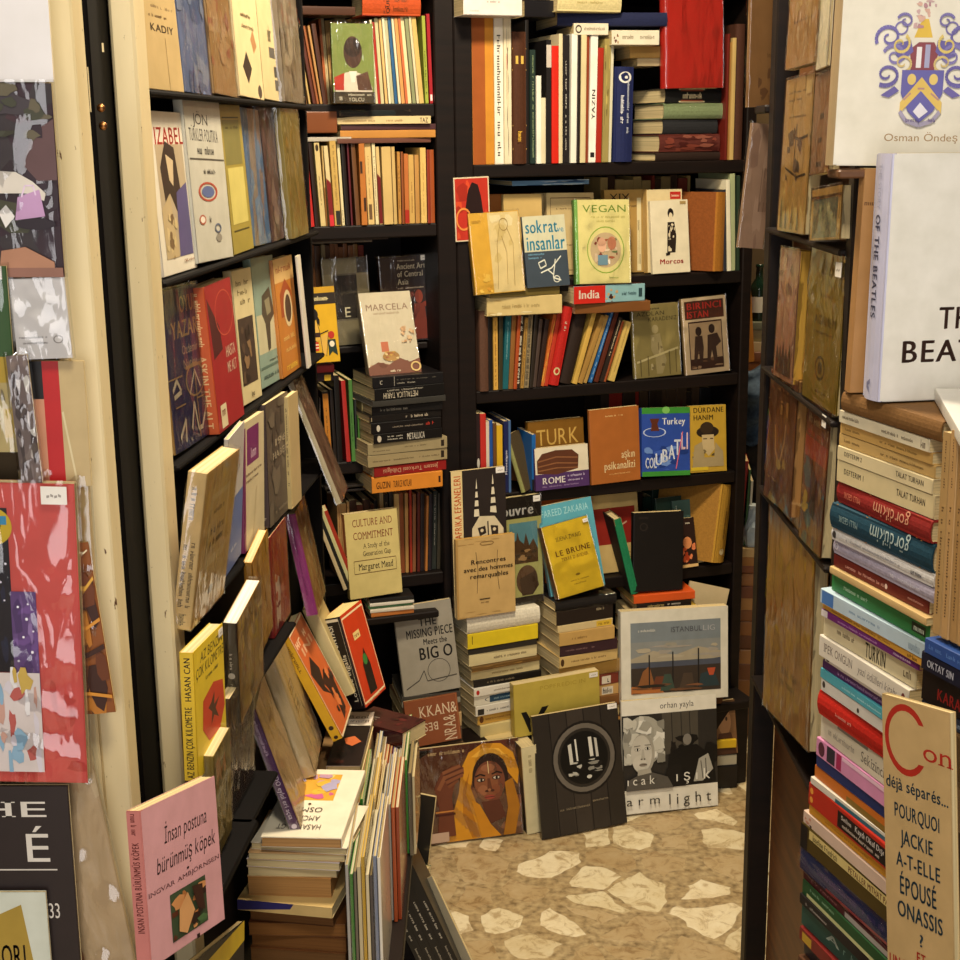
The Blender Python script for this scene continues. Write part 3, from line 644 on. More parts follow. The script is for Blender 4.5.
face('blue and cream paperback with tall block letters and a tool drawing', (521, 217, 564, 214, 570, 285, 528, 288), B, .035, t=.01, front='c8c4a4', spine='3a4450', lean=12,
     art='r 0 50 100 100 3c4650;Tb 5 82 5 24 2c84a0 sokrat;T 80 96 15 24 2c84a0 ve;Tb 5 98 27 48 2c84a0 insanlar;d 8 50 52 55 10 6a98b0;d 8 40 57 60 8 6a98b0;l d8d8c8 2 30 66 45 62 48 70 34 74 30 66;l d8d8c8 2 34 80 60 74 84 58;l d8d8c8 2 70 62 62 88 80 92;l d8d8c8 2 50 76 64 84;o 70 90 8 5 2 d8d8c8')
face('pale yellow cookbook with a green spine and round dish picture', (574, 200, 629, 199, 631, 283, 576, 284), B, .03, t=.018, front='e4d890', spine='6a9a48', lean=8, wrap=1,
     art='r 0 0 6 100 7cae54;T 15 95 6 15 6a8a28 VEGAN;d 30 92 19 22 24 b8ac58;d 40 80 24 27 18 b8ac58;o 55 60 34 28 1.5 8cae3c;e 55 60 28 21 c8b088;n 34 44 76 78 18 9 a85a3c d8c0a0 6a7a4c e8dcc8 8a4030;e 48 54 8 9 d8a888;e 66 52 8 8 b87858;r 40 66 58 78 6a8a98;d 60 80 92 94 8 7a8a38')
# things lying over the third row
U = lambda x, z, v: B.u_of(x, z, v)
pile(B, [(490, 560, 287, 296, '6a5a2c', dict(label='dark olive book lying under the yellow saint book', yaw=1)), (488, 562, 296, 315, 'd0b87c', dict(label='battered cream book lying over the third row of spines', yaw=-3, w=.12, sart='n 2 10 60 95 7 4 c0a468 e0d0a0;d 20 70 40 60 26 9a8450'))], 'x', 'books laid over the third row', v=.03, ref=530)
pile(B, [(574, 645, 285, 302.5, '4a1c14', dict(label='thick travel guide with a red and light blue spine under the cookbook', yaw=0, spine='8ab4b8', sart='r 0 0 44 100 c8281c;Tb 6 36 20 72 f0e4d0 India;n 44 5 62 95 9 3 6a1c18 c8a070 3a2018;d 67 88 42 62 14 2a4448;r 91 25 96 75 2a4448', w=.12)), (577, 650, 302.5, 313, '7a4c24', dict(label='plain brown book lying under the travel guide', yaw=-4, w=.13))], 'x', 'books laid over the third row', v=.03, ref=610)
# --- third shelf
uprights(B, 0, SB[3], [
 (480, 489, 311, 0, '5a3c2c', dict(hard=True)), (489.5, 494, 318, 0, '18120e'), (494.5, 499, 318, 0, 'd0a048', dict(sart='d 5 95 30 70 34 7a4a20')), (499, 503, 315, 1, '3a3420'), (503, 509, 315, 4, '1c5c64', dict(sart='d 10 60 40 60 22 8ab0b0')), (509, 513.5, 315, 4, '8a5c2c'), (513.5, 517, 315, 5, 'a84a20'),  # the near-black second book is added for the dark gap between spines
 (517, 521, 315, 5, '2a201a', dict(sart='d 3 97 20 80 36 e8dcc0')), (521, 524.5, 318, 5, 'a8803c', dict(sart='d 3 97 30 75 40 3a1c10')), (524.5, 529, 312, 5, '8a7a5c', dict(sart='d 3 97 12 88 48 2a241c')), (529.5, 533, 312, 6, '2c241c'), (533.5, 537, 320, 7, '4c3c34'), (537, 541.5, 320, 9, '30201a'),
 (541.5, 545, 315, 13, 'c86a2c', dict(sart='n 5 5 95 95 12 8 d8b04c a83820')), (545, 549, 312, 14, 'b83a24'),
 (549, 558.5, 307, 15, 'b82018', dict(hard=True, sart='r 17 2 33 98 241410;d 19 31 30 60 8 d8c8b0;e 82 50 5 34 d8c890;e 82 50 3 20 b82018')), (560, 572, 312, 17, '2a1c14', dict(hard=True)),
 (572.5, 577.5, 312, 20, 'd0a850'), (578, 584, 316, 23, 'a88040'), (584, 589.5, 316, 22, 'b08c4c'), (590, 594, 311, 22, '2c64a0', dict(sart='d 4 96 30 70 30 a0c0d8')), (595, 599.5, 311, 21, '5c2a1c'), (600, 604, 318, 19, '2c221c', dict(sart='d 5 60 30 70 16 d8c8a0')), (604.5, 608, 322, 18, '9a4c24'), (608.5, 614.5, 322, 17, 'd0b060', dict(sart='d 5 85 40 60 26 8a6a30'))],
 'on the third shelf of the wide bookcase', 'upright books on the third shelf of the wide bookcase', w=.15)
face('khaki paperback with a seated bathing figure on the cover', (632, 306, 677, 301, 682, 374, 634, 378), B, -.01, SB[3], t=.012, front='9c8c54', lean=5, wrap=1, mat='gloss',
     art='d 8 60 4 7 8 3a3018;T 10 70 9 15 3a3018 AZOLAN;T 34 96 17 23 3a3018 KARADENIZ;e 48 34 7 6 b8a878;p b0a070 38 42 58 40 62 58 70 78 60 96 48 96 46 74 38 62;n 36 42 66 90 9 4 c8b888 8a7a50;l d8c890 3 6 78 96 62;l 6a5c34 2 14 74 14 98;l 6a5c34 2 30 70 30 98;l 6a5c34 2 76 66 76 98;l 6a5c34 2 90 64 90 96')
face('pinkish paperback with two wrestlers and red letters in plastic', (681, 296, 725, 291, 730, 367, 686, 372), B, -.005, SB[3], t=.012, front='ccb490', spine='a88c60', lean=5, wrap=1,
     art='r 6 4 94 28 4a2418;Tb 10 90 6 15 c03028 BIRINCI;Tb 10 60 17 26 c03028 ISTAN;r 12 31 88 94 3a2018;r 14 33 86 80 b09470;n 14 70 86 93 8 4 6a4a34 a08060;e 34 44 7 6 2c1c18;p 3c2820 26 50 42 50 44 66 40 86 34 86 32 70 26 86 20 84;e 64 42 7 6 2c1c18;p 3c2820 54 50 76 48 84 60 72 66 74 86 66 86 62 70 56 86 50 86')
# --- fourth shelf
uprights(B, -.0, SB[4], [(477, 481, 414, 0, '2a1a1a', dict(sart='e 60 50 6 36 c8c0b0')), (481, 487, 414, 0, '5c1c24', dict(spine='c03028')), (487, 490.5, 422, 0, 'd8c8b0'), (490.5, 494.5, 421, 0, '24509c'), (494.5, 498, 424, 0, '6a4420'), (498, 504, 426, 0, 'd8ac28'), (505, 509.5, 422, 0, '1c2250', dict(sart='Ub 40 75 25 75 dcdce4 Montaigne')), (509.5, 512, 421, 0, '4a6a98')],
 'beside the grey olive album', 'small upright books at the start of the fourth shelf', w=.13)
spine_face('grey olive album standing at an angle on the fourth shelf', (512, 428, 516, 428, 517, 488, 513, 490), B, .0, .07, SB[4], front='5c4c30', spine='8c8c54', yaw=-42, fit=False, hard=True)
uprights(B, -.0, SB[4], [(532, 536, 435, 0, '1c60a4', dict(sart='r 80 0 100 100 181818', label='slim blue spine with a black top next to the stadium cover'))], 'x', None, w=.12)
for i, (a, b) in enumerate(((481, 490), (490, 506), (506, 523))):
    spine_face(f'brown leather volume, {ORD[i]} of three propped high behind the grey green album', (a, 398+i*1, b-1, 397+i*2, b, 424+i*3, a+1, 420+i*3), B, -.1, .12, SB[4], front='7a4824', spine='8a5428', hard=True, group='brown leather volumes behind the album')
face('dark gold book with thin gilt capital letters behind the stadium cover', (527, 396, 583, 392, 586, 455, 531, 462), B, -.03, SB[4], t=.02, front='7c5418', lean=5, art='T 14 92 12 38 c8a050 TURK;T 16 72 44 74 c8a050 DILI')
face('white and purple guide with a brown round stadium on the cover', (535, 448, 587, 440, 590, 484, 535, 488), B, .012, SB[4], t=.014, front='e0d4b8', spine='4a2a5c', lean=8,
     art='r 0 62 100 100 4c3060;p 5c3420 4 60 4 30 14 14 40 8 70 10 82 24 80 56 40 66;l 8a5a38 3 6 32 40 24 80 30;l 8a5a38 3 6 44 40 38 80 44;l 8a5a38 3 6 54 40 50 80 54;Tb 12 56 70 86 f0e8e0 ROME;d 60 92 68 74 12 c8b8d0;d 60 88 79 84 10 c8b8d0;d 12 80 90 94 22 9a80a8')
face('plain caramel brown paperback with cream title near its foot', (589, 406, 639, 401, 640, 475, 592, 481), B, .005, SB[4], t=.012, front='a8622a', lean=6, art='d 32 68 9 11 16 e0c080;Tb 62 90 57 68 ecd4a0 aşkın;Tb 26 90 71 82 ecd4a0 psikanalizi;d 36 80 87 89 18 d8a868')
face('blue and green guide with a tea glass and crooked white letters', (642, 404, 690, 403, 690, 471, 642, 473), B, .005, SB[4], t=.02, front='2c4a9c', spine='2c4a9c', lean=6,
     art='r 0 0 100 9 3c8a34;r 0 93 100 100 3c8a34;e 50 4 8 5 7cba5c;Tb 42 90 15 25 f0f0ec Turkey;o 26 36 24 7 3 b8c4e0;p 5c2c1c 16 16 36 16 32 24 36 34 18 34 20 24;n 4 48 96 92 14 3 3c5cb0 203a80 6a8ac8;Tb 6 30 72 88 e8ecf4 COL;Tb 26 42 66 84 e8ecf4 U;Tb 40 54 60 80 e8ecf4 B;Tb 54 68 54 76 e8ecf4 A;Tb 66 80 46 70 e8ecf4 T;Tb 80 96 36 62 f0d0d8 LI;l d86a80 2 84 36 70 90')
face('yellow paperback with a veiled woman in a dark hat on the cover', (688, 398, 727, 397, 726, 463, 690, 466), B, -.005, SB[4], t=.012, front='c09a34', spine='8a7024', lean=5,
     art='Tb 12 94 3 11 2a1c10 DÜRDANE;Tb 12 66 14 22 2a1c10 HANIM;e 50 40 30 9 2a2018;e 48 34 18 9 3a2c1c;p c8b080 34 44 66 44 68 66 52 76 36 66;l 4a3820 1.6 38 50 48 50;l 4a3820 1.6 56 50 64 50;n 8 66 92 92 12 5 7a6a48 a89468 5a4a30;p a8946a 14 60 34 54 40 78 66 78 70 56 90 70 92 92 8 92;r 4 92 50 97 d8b830')
uprights(B, -.14, SB[4], auto_row(600, 735, 388, 16, ['3a2c20', 'c8a868', '2c2c34', 'a82c20', '5a4430', '1c1c20'], 9, 5), 'in the dim back row of the fourth shelf', 'dim spines behind the fourth shelf', w=.1)
# --- fifth shelf
face('cream paperback with a large red panel behind the green spined book', (590, 498, 637, 493, 641, 575, 595, 581), B, -.03, SB[5], t=.016, front='c8aa6c', lean=5, art='r 4 22 92 66 8c2418;l c8a080 2 40 44 60 34 62 44 74 40;d 62 86 76 78 7 6a4a28;d 62 84 82 84 6 6a4a28;d 62 80 88 90 5 6a4a28')
face('dark green paperback standing behind the black book', (655, 503, 694, 498, 702, 562, 662, 568), B, -.05, SB[5], t=.014, front='30483c', lean=4)
face('teal and cream paperback leaning on the tan dictionary', (668, 500, 693, 497, 707, 560, 684, 563), B, -.02, SB[5], t=.01, front='47645c', lean=5, art='r 0 50 100 100 d0bc88;d 20 90 56 58 8 6a5a34;d 20 80 66 68 8 6a5a34;d 20 90 76 78 8 6a5a34;d 4 30 8 30 3 c8d0c0')
face('small orange paperback with a carved figure half behind the black book', (672, 515, 693, 512, 699, 561, 676, 564), B, .0, SB[5], t=.01, front='2c1a14', lean=6, art='r 0 0 22 60 d88428;d 30 80 8 12 5 e8dcc0;n 20 40 95 95 16 3 c8582c e08050 a83c1c;e 60 50 20 12 e09058;r 0 94 100 100 e0b878')
spine_face('thick tan dictionary at the end of the fifth shelf', (719, 483, 729, 484, 727, 561, 716, 562), B, -.01, .17, SB[5], front='a87830', spine='c89838', yaw=36, fit=False, hard=True, sart='d 30 70 42 58 20 6a4a1c;e 86 50 4 20 e8d8a8')
uprights(B, -.15, SB[5], auto_row(600, 715, 492, 13, ['2a2a28', '22382c', '3a2418', 'c8a868', '1c1c20', 'a88c50'], 19, 6), 'in the dim back row of the fifth shelf', 'dim spines behind the fifth shelf', w=.1)
face('orange paperback edge behind the light blue book', (536, 505, 588, 497, 602, 580, 548, 590), B, -.01, SB[5], t=.012, front='d8661c', lean=8, fit=False)
# ------------------------------------------------------------------ the narrow bookcase in the corner
PALE = ['c8b07c', 'd8c490', 'b88c50', 'c09a5c', 'e0cc98', 'a8783c', 'ccb888', 'b8602c', '6a88a8', '8a3a24', 'd0c0a0']
uprights(B, -.01, SA[1], [(303, 306, 24, -9, 'd0c090'), (306.5, 309, 24, -8, '8a5a30'), (309.5, 313, 26, -10, 'c8a868'), (313.5, 317, 28, -11, '5a2a1c'), (317.5, 320, 26, -11, '9a5a30'), (320.5, 323, 26, -10, 'b88a50'), (323.5, 328, 24, -9, '4a2818')],
         'on the narrow bookcase top shelf', 'leaning books on the top shelf of the narrow bookcase', w=.16)
uprights(B, -.01, SA[1], [(x, x+w_*.96, y, -4-(i*.2), c) for i, (x, w_, y, c) in enumerate([(376, 3, 20, 'd8d0a8'), (379, 3, 22, 'a82c20'), (382, 4, 18, 'c8c090'), (386, 3, 19, 'd8b070'), (389, 3, 18, 'e0d8b8'), (392, 3.5, 18, 'b8b490'), (395.5, 3.5, 17, '2c5c88'), (399, 3, 18, 'e0d4b0'), (402, 4, 18, 'd89858'), (406, 3, 18, 'c86a3c'), (409, 4, 17, 'e0d0a0'), (413, 4, 16, '8c9068'), (417, 3, 17, 'd8c8a0'), (420, 5, 16, 'd0b068')])]
         + [(426, 429.5, 16, -2, '9aa43c', dict(sart='d 40 90 30 70 16 2a2a14')), (430.5, 434, 14, -2, 'a01c24', dict(sart='r 90 20 97 80 e8d8d0'))],
         'of the slim row beside the wrapped green portrait', 'slim row on the top shelf of the narrow bookcase', w=.17)
uprights(B, -.12, SA[1], auto_row(326, 378, 19, 12, PALE, 31, 2, -4), 'in the row behind the wrapped green portrait', 'row behind the wrapped green portrait', w=.13)
face('green booklet with a dark portrait head in shiny plastic', (331, 25, 372, 25, 376, 105, 333, 104), B, .03, SA[1], t=.01, front='7c8a44', lean=3, fit=False, wrap=1.4, mat='gloss', name='booklet', cat='booklet',
     art='p d8ccb8 6 84 30 62 50 60 72 64 94 80 94 86 6 86;p b03020 4 68 28 62 26 84 4 84;e 50 36 22 20 4a3024;e 50 30 20 12 2c1c14;p e8e0d0 40 60 58 60 52 74 44 74;p 5a3c2c 56 66 84 60 94 84 60 84;r 0 86 100 100 3c3424;d 12 22 90 97 4 d8d0b8;T 36 74 93 98 d8d0b8 YOLCU;d 36 92 88 91 10 c8c0a8')
pile(B, [(300, 356, 6, 15, '4a2a18', dict(label='dark brown book lying flat above the leaning top shelf row'))], 'x', 'books laid over the top shelf row', v=-.01)
pile(B, [(362, 421, -8, 16, 'b84a1c', dict(label='fat orange spined book lying flat over the slim row', hard=True, sart='r 0 0 30 100 9c2c18;d 36 40 10 90 2 3a1c10;Vb 40 46 12 90 4a2410 QUID;d 52 80 20 40 10 6a3414;d 52 80 60 80 10 6a3414'))], 'x', 'books laid over the top shelf row', v=.0)
# second shelf
PB = ['d0b070', 'c8a058', 'b88848', 'd8c088', 'c09450']
uprights(B, 0, SA[2], [(306, 310.5, 141, -4, 'd0b478', dict(sart='d 15 90 40 65 30 5a3a1c')), (311, 315, 143, -5, 'c02c28'), (316, 320, 143, -4, '2a1a12'), (321.5, 327, 143, -4, 'd4bc80', dict(sart='e 6 50 4 30 3a2a1a;d 40 75 40 62 14 5a3a1c')), (327, 330, 146, -2, 'c8a868', dict(sart='r 52 0 100 100 8a5a24')), (330.5, 335, 146, -4, 'd8c490', dict(sart='p 7a1c1c 46 0 40 100 86 100 86 0;r 86 0 100 100 d03038')),
  (335.5, 342, 141, -3, 'c8a458', dict(sart='r 82 5 99 75 2c2a28;d 5 75 30 60 30 8a6a38')), (343, 346, 141, -3, 'e0d0a0', dict(sart='d 82 97 30 70 6 2a2018')), (347, 351, 142, -3, '1c120e'), (352, 355, 142, -2, '5a1c24'), (357, 361.5, 139, -3, '6a4424'), (362, 369, 139, -1, 'b87030', dict(sart='r 26 50 40 90 3a2418;r 68 10 84 50 3a2418')), (369.5, 376, 139, -2, 'd8b878', dict(sart='r 76 30 94 80 6a5034;d 20 70 45 60 16 8a6a40')), (376.5, 380, 139, -2, 'e0d0a0', dict(sart='d 20 90 30 65 30 6a4a2a')),
  (380.5, 384, 147, -2, 'd0b478', dict(sart='p 6a1818 40 0 34 100 99 100 99 0')), (384.5, 394, 147, -1, 'd0b070'), (394.5, 398, 147, -1, 'c8a868'), (399, 402, 152, 0, 'b8843c', dict(sart='d 20 80 30 70 20 5a3414')), (402.5, 405, 152, 0, '8a4c24'), (405.5, 410, 154, 0, 'b86a34', dict(sart='r 80 0 99 100 a82c1c')), (410.5, 416, 155, 0, 'c8a058', dict(sart='d 40 85 30 60 14 8a5a2c')), (416.5, 421, 155, 0, 'b88848'), (421.5, 427.5, 148, 0, 'd8b468', dict(sart='d 20 90 40 60 30 a07838')), (428, 431, 150, 0, '8a3018'), (431.5, 436, 150, 0, '9a4a20')],
  'on the narrow bookcase second shelf', 'old paperbacks on the second shelf of the narrow bookcase', w=.13)
flat(B, B.u_of(305, 1.63, .0), B.u_of(337, 1.63, .0), 1.6125, 1.656, .14, 'plain rust brown block of a book lying at the start of the second shelf', '7c4420', v=.0, sart='')
pile(B, [(340, 424, 110, 116, '1c2426', dict(wrap=1)), (338, 430, 116, 124, 'd8c08c', dict(sart='d 4 40 40 70 20 8a6a3c;d 52 70 40 70 10 8a6a3c;Tb 88 97 20 85 2a2018 TAZ')), (342, 438, 124, 130, '4a2a2c'), (341, 440, 130, 138, 'c0843c'), (337, 432, 138, 143, '6a4438')],
     'slanting pile over second shelf row', 'flat pile over the second shelf row of the narrow bookcase', v=.0, jit=4, ref=390)
pile(B, [(302, 352, 137, 141.5, 'c8c0b0', dict(wrap=1, label='thin pale wrapped booklet lying along the first old paperbacks'))], 'x', None, v=.0)
# the deep middle bay
uprights(B, -.17, 1.145, auto_row(310, 368, 246, 13, ['6a4424', 'a8783c', 'b8a070', '8a3020', '3a2a20', 'a86a3c'], 41, 2, -1), 'in the row behind the chequered grey magazine', 'row behind the chequered grey magazine', w=.1)
flat(B, B.u_of(306, 1.39, -.1), B.u_of(372, 1.39, -.1), 1.3755, 1.3800, .14, 'thin grey booklet lying on the row behind the chequered magazine', '8a7c6c', v=-.1)
flat(B, B.u_of(306, 1.40, -.1), B.u_of(388, 1.40, -.1), 1.3802, 1.3840, .16, 'thin brown booklet topmost above the chequered magazine', '4c3c34', v=-.1)
face('chequered grey magazine with a cream capital letter', (318, 262, 368, 258, 372, 345, 330, 348), B, -.105, 1.145, t=.008, front='6c6350', lean=4, fit=False, name='magazine', cat='magazine', wrap=1,
     art='r 0 0 76 18 8a8064;r 76 0 100 18 3c3834;r 0 18 24 44 a09470;r 24 20 74 70 2e2823;r 74 18 100 46 9a8c68;r 74 46 100 74 5c5444;r 0 44 24 100 3a342c;r 24 72 100 100 82785c;Ts 42 58 56 68 e0d4b0 E')
face('dark book on ancient sculpture with reddish statues under a plastic cover', (376, 257, 428, 253, 433, 338, 385, 342), B, -.095, 1.145, t=.015, front='2a1814', lean=4, fit=False, wrap=1, mat='gloss', sticker=(84, 0, 99, 6),
     art='d 36 76 4 6 12 b8a890;Tb 36 98 8 15 d8c8a8 Ancient Arts;Tb 36 88 17 24 d8c8a8 of Central;Tb 36 58 26 33 d8c8a8 Asia;d 36 88 36 38 14 b8a890;n 4 42 96 98 22 8 5a2418 7a3020 3c1c14 6a2c1c;e 76 48 8 8 7a3424;p 6a2c20 66 56 86 56 92 98 60 98')
face('white wrapped paperback with pale flowers standing on the black pile', (357, 293, 410, 291, 421, 372, 370, 377), B, .035, t=.02, front='d4c8ac', spine='8a7a60', lean=10, wrap=1.6, mat='gloss',
     art='T 10 92 14 22 8a6a58 MARCELA;d 24 74 24 27 14 a89078;r 30 60 44 72 c87858;n 4 84 96 99 26 4 8a5c48 a0705c 6a4438 c0a080;p 7a5040 0 90 20 84 40 88 60 80 80 86 100 82 100 100 0 100;e 46 78 16 6 b08850;n 34 72 60 84 16 7 c89c50 a05c40 e0c890;n 70 42 96 62 12 5 d8b890 c8a078;o 90 92 10 6 3 d8b878;d 40 60 94 97 6 e0d0b0')
face('yellow comic cover with a drawn sitting woman beside the rack end', (304, 288, 332, 286, 342, 361, 307, 364), B, .05, t=.012, front='d8a81c', lean=8, fit=False,
     art='r 0 0 100 8 c89820;r 0 8 100 23 2a2018;d 10 80 12 18 10 e8d8a0;e 26 36 16 8 1c1410;p 1c1410 32 30 46 44 44 52 36 46;p e0b04c 14 44 36 44 44 66 70 60 60 90 48 90 40 70 16 74;l 1c1410 1.6 14 44 10 64 30 72;l 1c1410 1.6 36 44 44 62 70 58;l 1c1410 1.6 44 66 48 92;l 1c1410 1.6 70 60 58 92;r 8 60 44 66 3a2018;r 4 72 36 84 c83820;l f0e0c0 1.5 4 76 36 76;l f0e0c0 1.5 4 80 36 80;p 20342c 66 70 90 70 94 92 78 86 66 92;e 78 64 10 5 b83020;e 78 76 8 4 e8dcc0')
pile(B, [(308, 334, 365, 373, '8a1c20'), (308, 334, 373, 382, '241418', dict(sart='r 65 30 90 95 d8b030'))], 'red pair under the yellow comic', None, v=.03, ref=320)
uprights(B, .0, SA[3], [(316, 319, 390, 2, '5a1c1c'), (320, 324, 398, 2, '20181a', dict(sart='d 10 60 40 60 16 c8b8a0')), (327, 334, 392, -2, '241a14', dict(sart='r 3 12 88 90 c07c2c;d 20 70 40 60 18 3a2010')), (334.5, 338, 390, -2, '1c1614'), (338.5, 346, 376, -1, '14100e'), (347, 351.5, 381, -3, 'b02c28', dict(w=.16)), (352, 356, 380, -1, '4c7c3c', dict(w=.16, sart='d 40 75 30 70 16 1c3418')), (356.5, 358.5, 400, 0, '2a2c2c'), (359, 361, 416, 0, '4c8434'), (361.5, 365.5, 398, 2, 'b8a468')],
         'beside the black pile in the narrow bookcase', 'upright spines beside the black pile', w=.14)
MT = lambda s, x0, x1: f'Tb {x0} {x1} 24 76 d0c8b8 {s}'
pile(rot(B, 5), [(373, 443, 375, 386, '121012', dict(sart='r 30 0 31 90 8a8478;Tb 10 14 30 70 c8c0b0 C;d 34 90 30 40 20 6a6458;d 34 60 60 74 14 a8a090')), (374, 444, 386, 398, '100e0e', dict(sart='U 12 62 40 90 c8bca4 METALLICA TARIH;d 18 70 12 28 18 a8a090')), (372, 445, 398, 404, '3a3834', dict(page='8a8478')), (373, 443, 404, 413, '121010', dict(sart='d 12 50 30 62 18 8a8478')), (370, 442, 413, 420, '181412', dict(sart='d 50 84 30 70 14 c8b8a0;r 2 20 3 80 a89878')), (371, 441, 420, 431, '120e0e', dict(sart='e 10 50 2.5 30 c8c0b0;d 30 74 40 56 20 8a7c6c;d 78 90 30 60 4 b83828')), (373, 442, 431, 440.5, '100d0d', dict(sart='e 8 50 3 34 c8bca8;d 20 42 25 40 12 d0c8b8;d 20 42 56 70 12 d0c8b8;Tb 48 74 14 86 d8d0c0 METALLICA')),
     (368, 447.5, 440.5, 452, '9c8c68', dict(sart='d 6 28 60 72 12 5a4a34;d 46 74 45 58 16 5a4a34;r 92 25 96 80 2a2018')), (368, 448, 452, 461, 'a08e68', dict(sart='d 6 30 45 60 12 5a4a34;d 32 90 45 60 34 5a4a34;r 92 20 96 80 2a2018'))],
     'black pile under the flowered book', 'black spined pile in the narrow bookcase', base=SA[3], v=.02, w=.14, jit=1.5, ref=408)
# fourth shelf
uprights(B, -.02, SA[4], [(382, 386, 492, 0, 'a89468'), (386.5, 391, 495, 0, '1c1814', dict(sart='d 10 60 30 60 12 b8a888')), (391.5, 396, 492, 0, '2a2420'), (396, 401, 494, 0, 'd0b070', dict(sart='d 18 50 30 70 14 2a1c10')), (401.5, 406, 494, 0, '8a4a28'), (406.5, 410, 494, 1, 'b88c50'), (410.5, 413, 490, 1, 'a8301c'), (413.5, 417, 495, 2, '8a5a38'), (417.5, 420.5, 493, 2, '5c2018'), (421, 425, 494, 2, '241c20'), (425.5, 428, 496, 3, 'b87438'), (428.5, 432, 494, 3, '2a2228'), (432.5, 437, 492, 3, '2c302c', dict(sart='d 5 70 40 60 24 c0b8a8')), (437.5, 441, 494, 3, '3a3428'), (441.5, 445, 494, 3, '1a1818')],
         'on the narrow bookcase fourth shelf', 'upright books on the fourth shelf of the narrow bookcase', w=.13)
uprights(B, -.03, SA[4], auto_row(340, 380, 503, 8, ['3a2418', 'b8905a', '5a3020', '2a2420'], 71, 3), 'in the dim row behind the pale study book', 'dim row behind the pale study book', w=.1)
pile(rot(B, 4), [(374, 447, 464, 474, '8c1c1a', dict(sart='U 12 88 30 76 c8a07c Jestem Turkcesi Dilbilgisi')), (372, 442, 478, 490, 'd8862c', dict(sart='Tb 6 26 30 74 3a1c10 GUZIN;Tb 30 56 30 74 3a1c10 TURKCE NOTLAR;r 94 30 97 70 3a1c10'))], 'heap over the fourth shelf row', 'red and orange spines over the fourth shelf row', v=.025, ref=408, w=.13)
flat(B, B.u_of(325, .865, .0), B.u_of(378, .865, .0), .842, .847, .18, 'dark magazine bowed over the row beside the pale study book', '2a2420', v=.0, name='magazine', cat='magazine', page='a8a090')
flat(B, B.u_of(328, .855, .0), B.u_of(376, .855, .0), .8325, .8375, .17, 'dark magazine lower of two bowed over the row', '241e1c', v=.0, name='magazine', cat='magazine', page='c0b8a4')
face('pale cream study book with dark red capitals and ruled lines', (344, 515, 396, 508, 403, 592, 350, 600), B, .06, t=.02, front='d4c07c', spine='b8a060', lean=8,
     art='Ts 14 90 7 16 7a2c1c CULTURE AND;Ts 14 90 22 31 7a2c1c COMMITMENT;Ts 32 82 36 42 3a2c1c A Study of the;Ts 30 84 45 51 3a2c1c Generation Gap;l 6a4a28 .8 12 56 92 56;l 6a4a28 .8 12 71 92 71;l 6a4a28 .6 12 56 12 71;l 6a4a28 .6 92 56 92 71;Ts 20 86 59 67 1c1410 Margaret Mead')
# ------------------------------------------------------------------ the wall rack, books cover out in rows
def wb(label, quad, v, row, **kw):
    kw.setdefault('lean', 3); kw.setdefault('t', .012); kw.setdefault('fit', False)
    return face(label, quad, L, v, LZ[row], **kw)
wb('tan paperback with black heading, first in the top row of the wall rack', (133, -78, 171, -60, 181, 91, 144, 87), .004, 0, front='c0a470', art='d 30 90 46 48 14 6a5030;Tb 22 86 58 63 3a2818 KADIY;l 8a6c3c 1 60 66 60 100;d 22 70 52 54 12 6a5030')
wb('pale blue booklet in cloudy plastic in the top row of the wall rack', (172, -62, 201, -50, 209, 97, 181, 90), .0, 0, front='7c8cb4', wrap=1.5, name='booklet', cat='booklet', art='n 0 0 100 100 18 2 98a4c0 6878a0 8494b8')
wb('faded brown and pink paperback in the top row of the wall rack', (203, -50, 229, -38, 237, 101, 212, 93), .004, 0, front='b8905c', wrap=1, art='n 0 30 100 80 14 5 b87858 c8a070 a86c50;n 0 0 100 30 6 9 c8a878 b89868')
wb('cream paperback with a dark diamond in the top row of the wall rack', (229, -38, 255, -26, 262, 107, 238, 100), .008, 0, front='d4c090', art='p 30241c 22 78 40 66 58 78 40 90;p a8784c 62 56 74 48 86 60 72 66;d 30 80 46 49 10 6a5434;e 84 94 8 5 4a3c34;d 30 70 38 41 8 6a5434')
wb('cream paperback with small grey squares in the top row of the wall rack', (255, -27, 277, -18, 283, 114, 262, 107), .004, 0, front='ccb888', art='r 40 60 66 68 5a544c;r 56 74 84 82 4a443c;r 56 84 84 92 5a544c;d 40 56 44 56 3 4a4034')
wb('grey plastic sleeved booklet, last in the top row of the wall rack', (276, -18, 296, -10, 303, 117, 284, 112), .014, 0, front='a09078', wrap=2, name='booklet', cat='booklet', art='n 0 0 100 100 16 12 b8a88c 8a7a64 988870')
wb('white paperback with red letters and a painted couple on the wall rack', (151, 105, 186, 104, 191, 264, 157, 270), .010, 1, front='e4dac4', spine='d8cfc0', t=.014, art='Tb 14 98 9 20 c03c2c IZABEL;r 14 20 92 90 b8a484;p 3a2c24 22 34 42 18 66 22 74 50 60 64 42 50 28 60;p d0b890 40 26 60 30 54 46 44 42;p 58507c 60 50 92 44 92 90 52 90;p c0a87c 14 60 40 50 50 90 14 90;n 16 56 52 90 10 3 a08454 d0b884 7a6040;d 56 92 92 94 8 8a5a40', sart='d 50 70 30 70 6 8a6a5a')
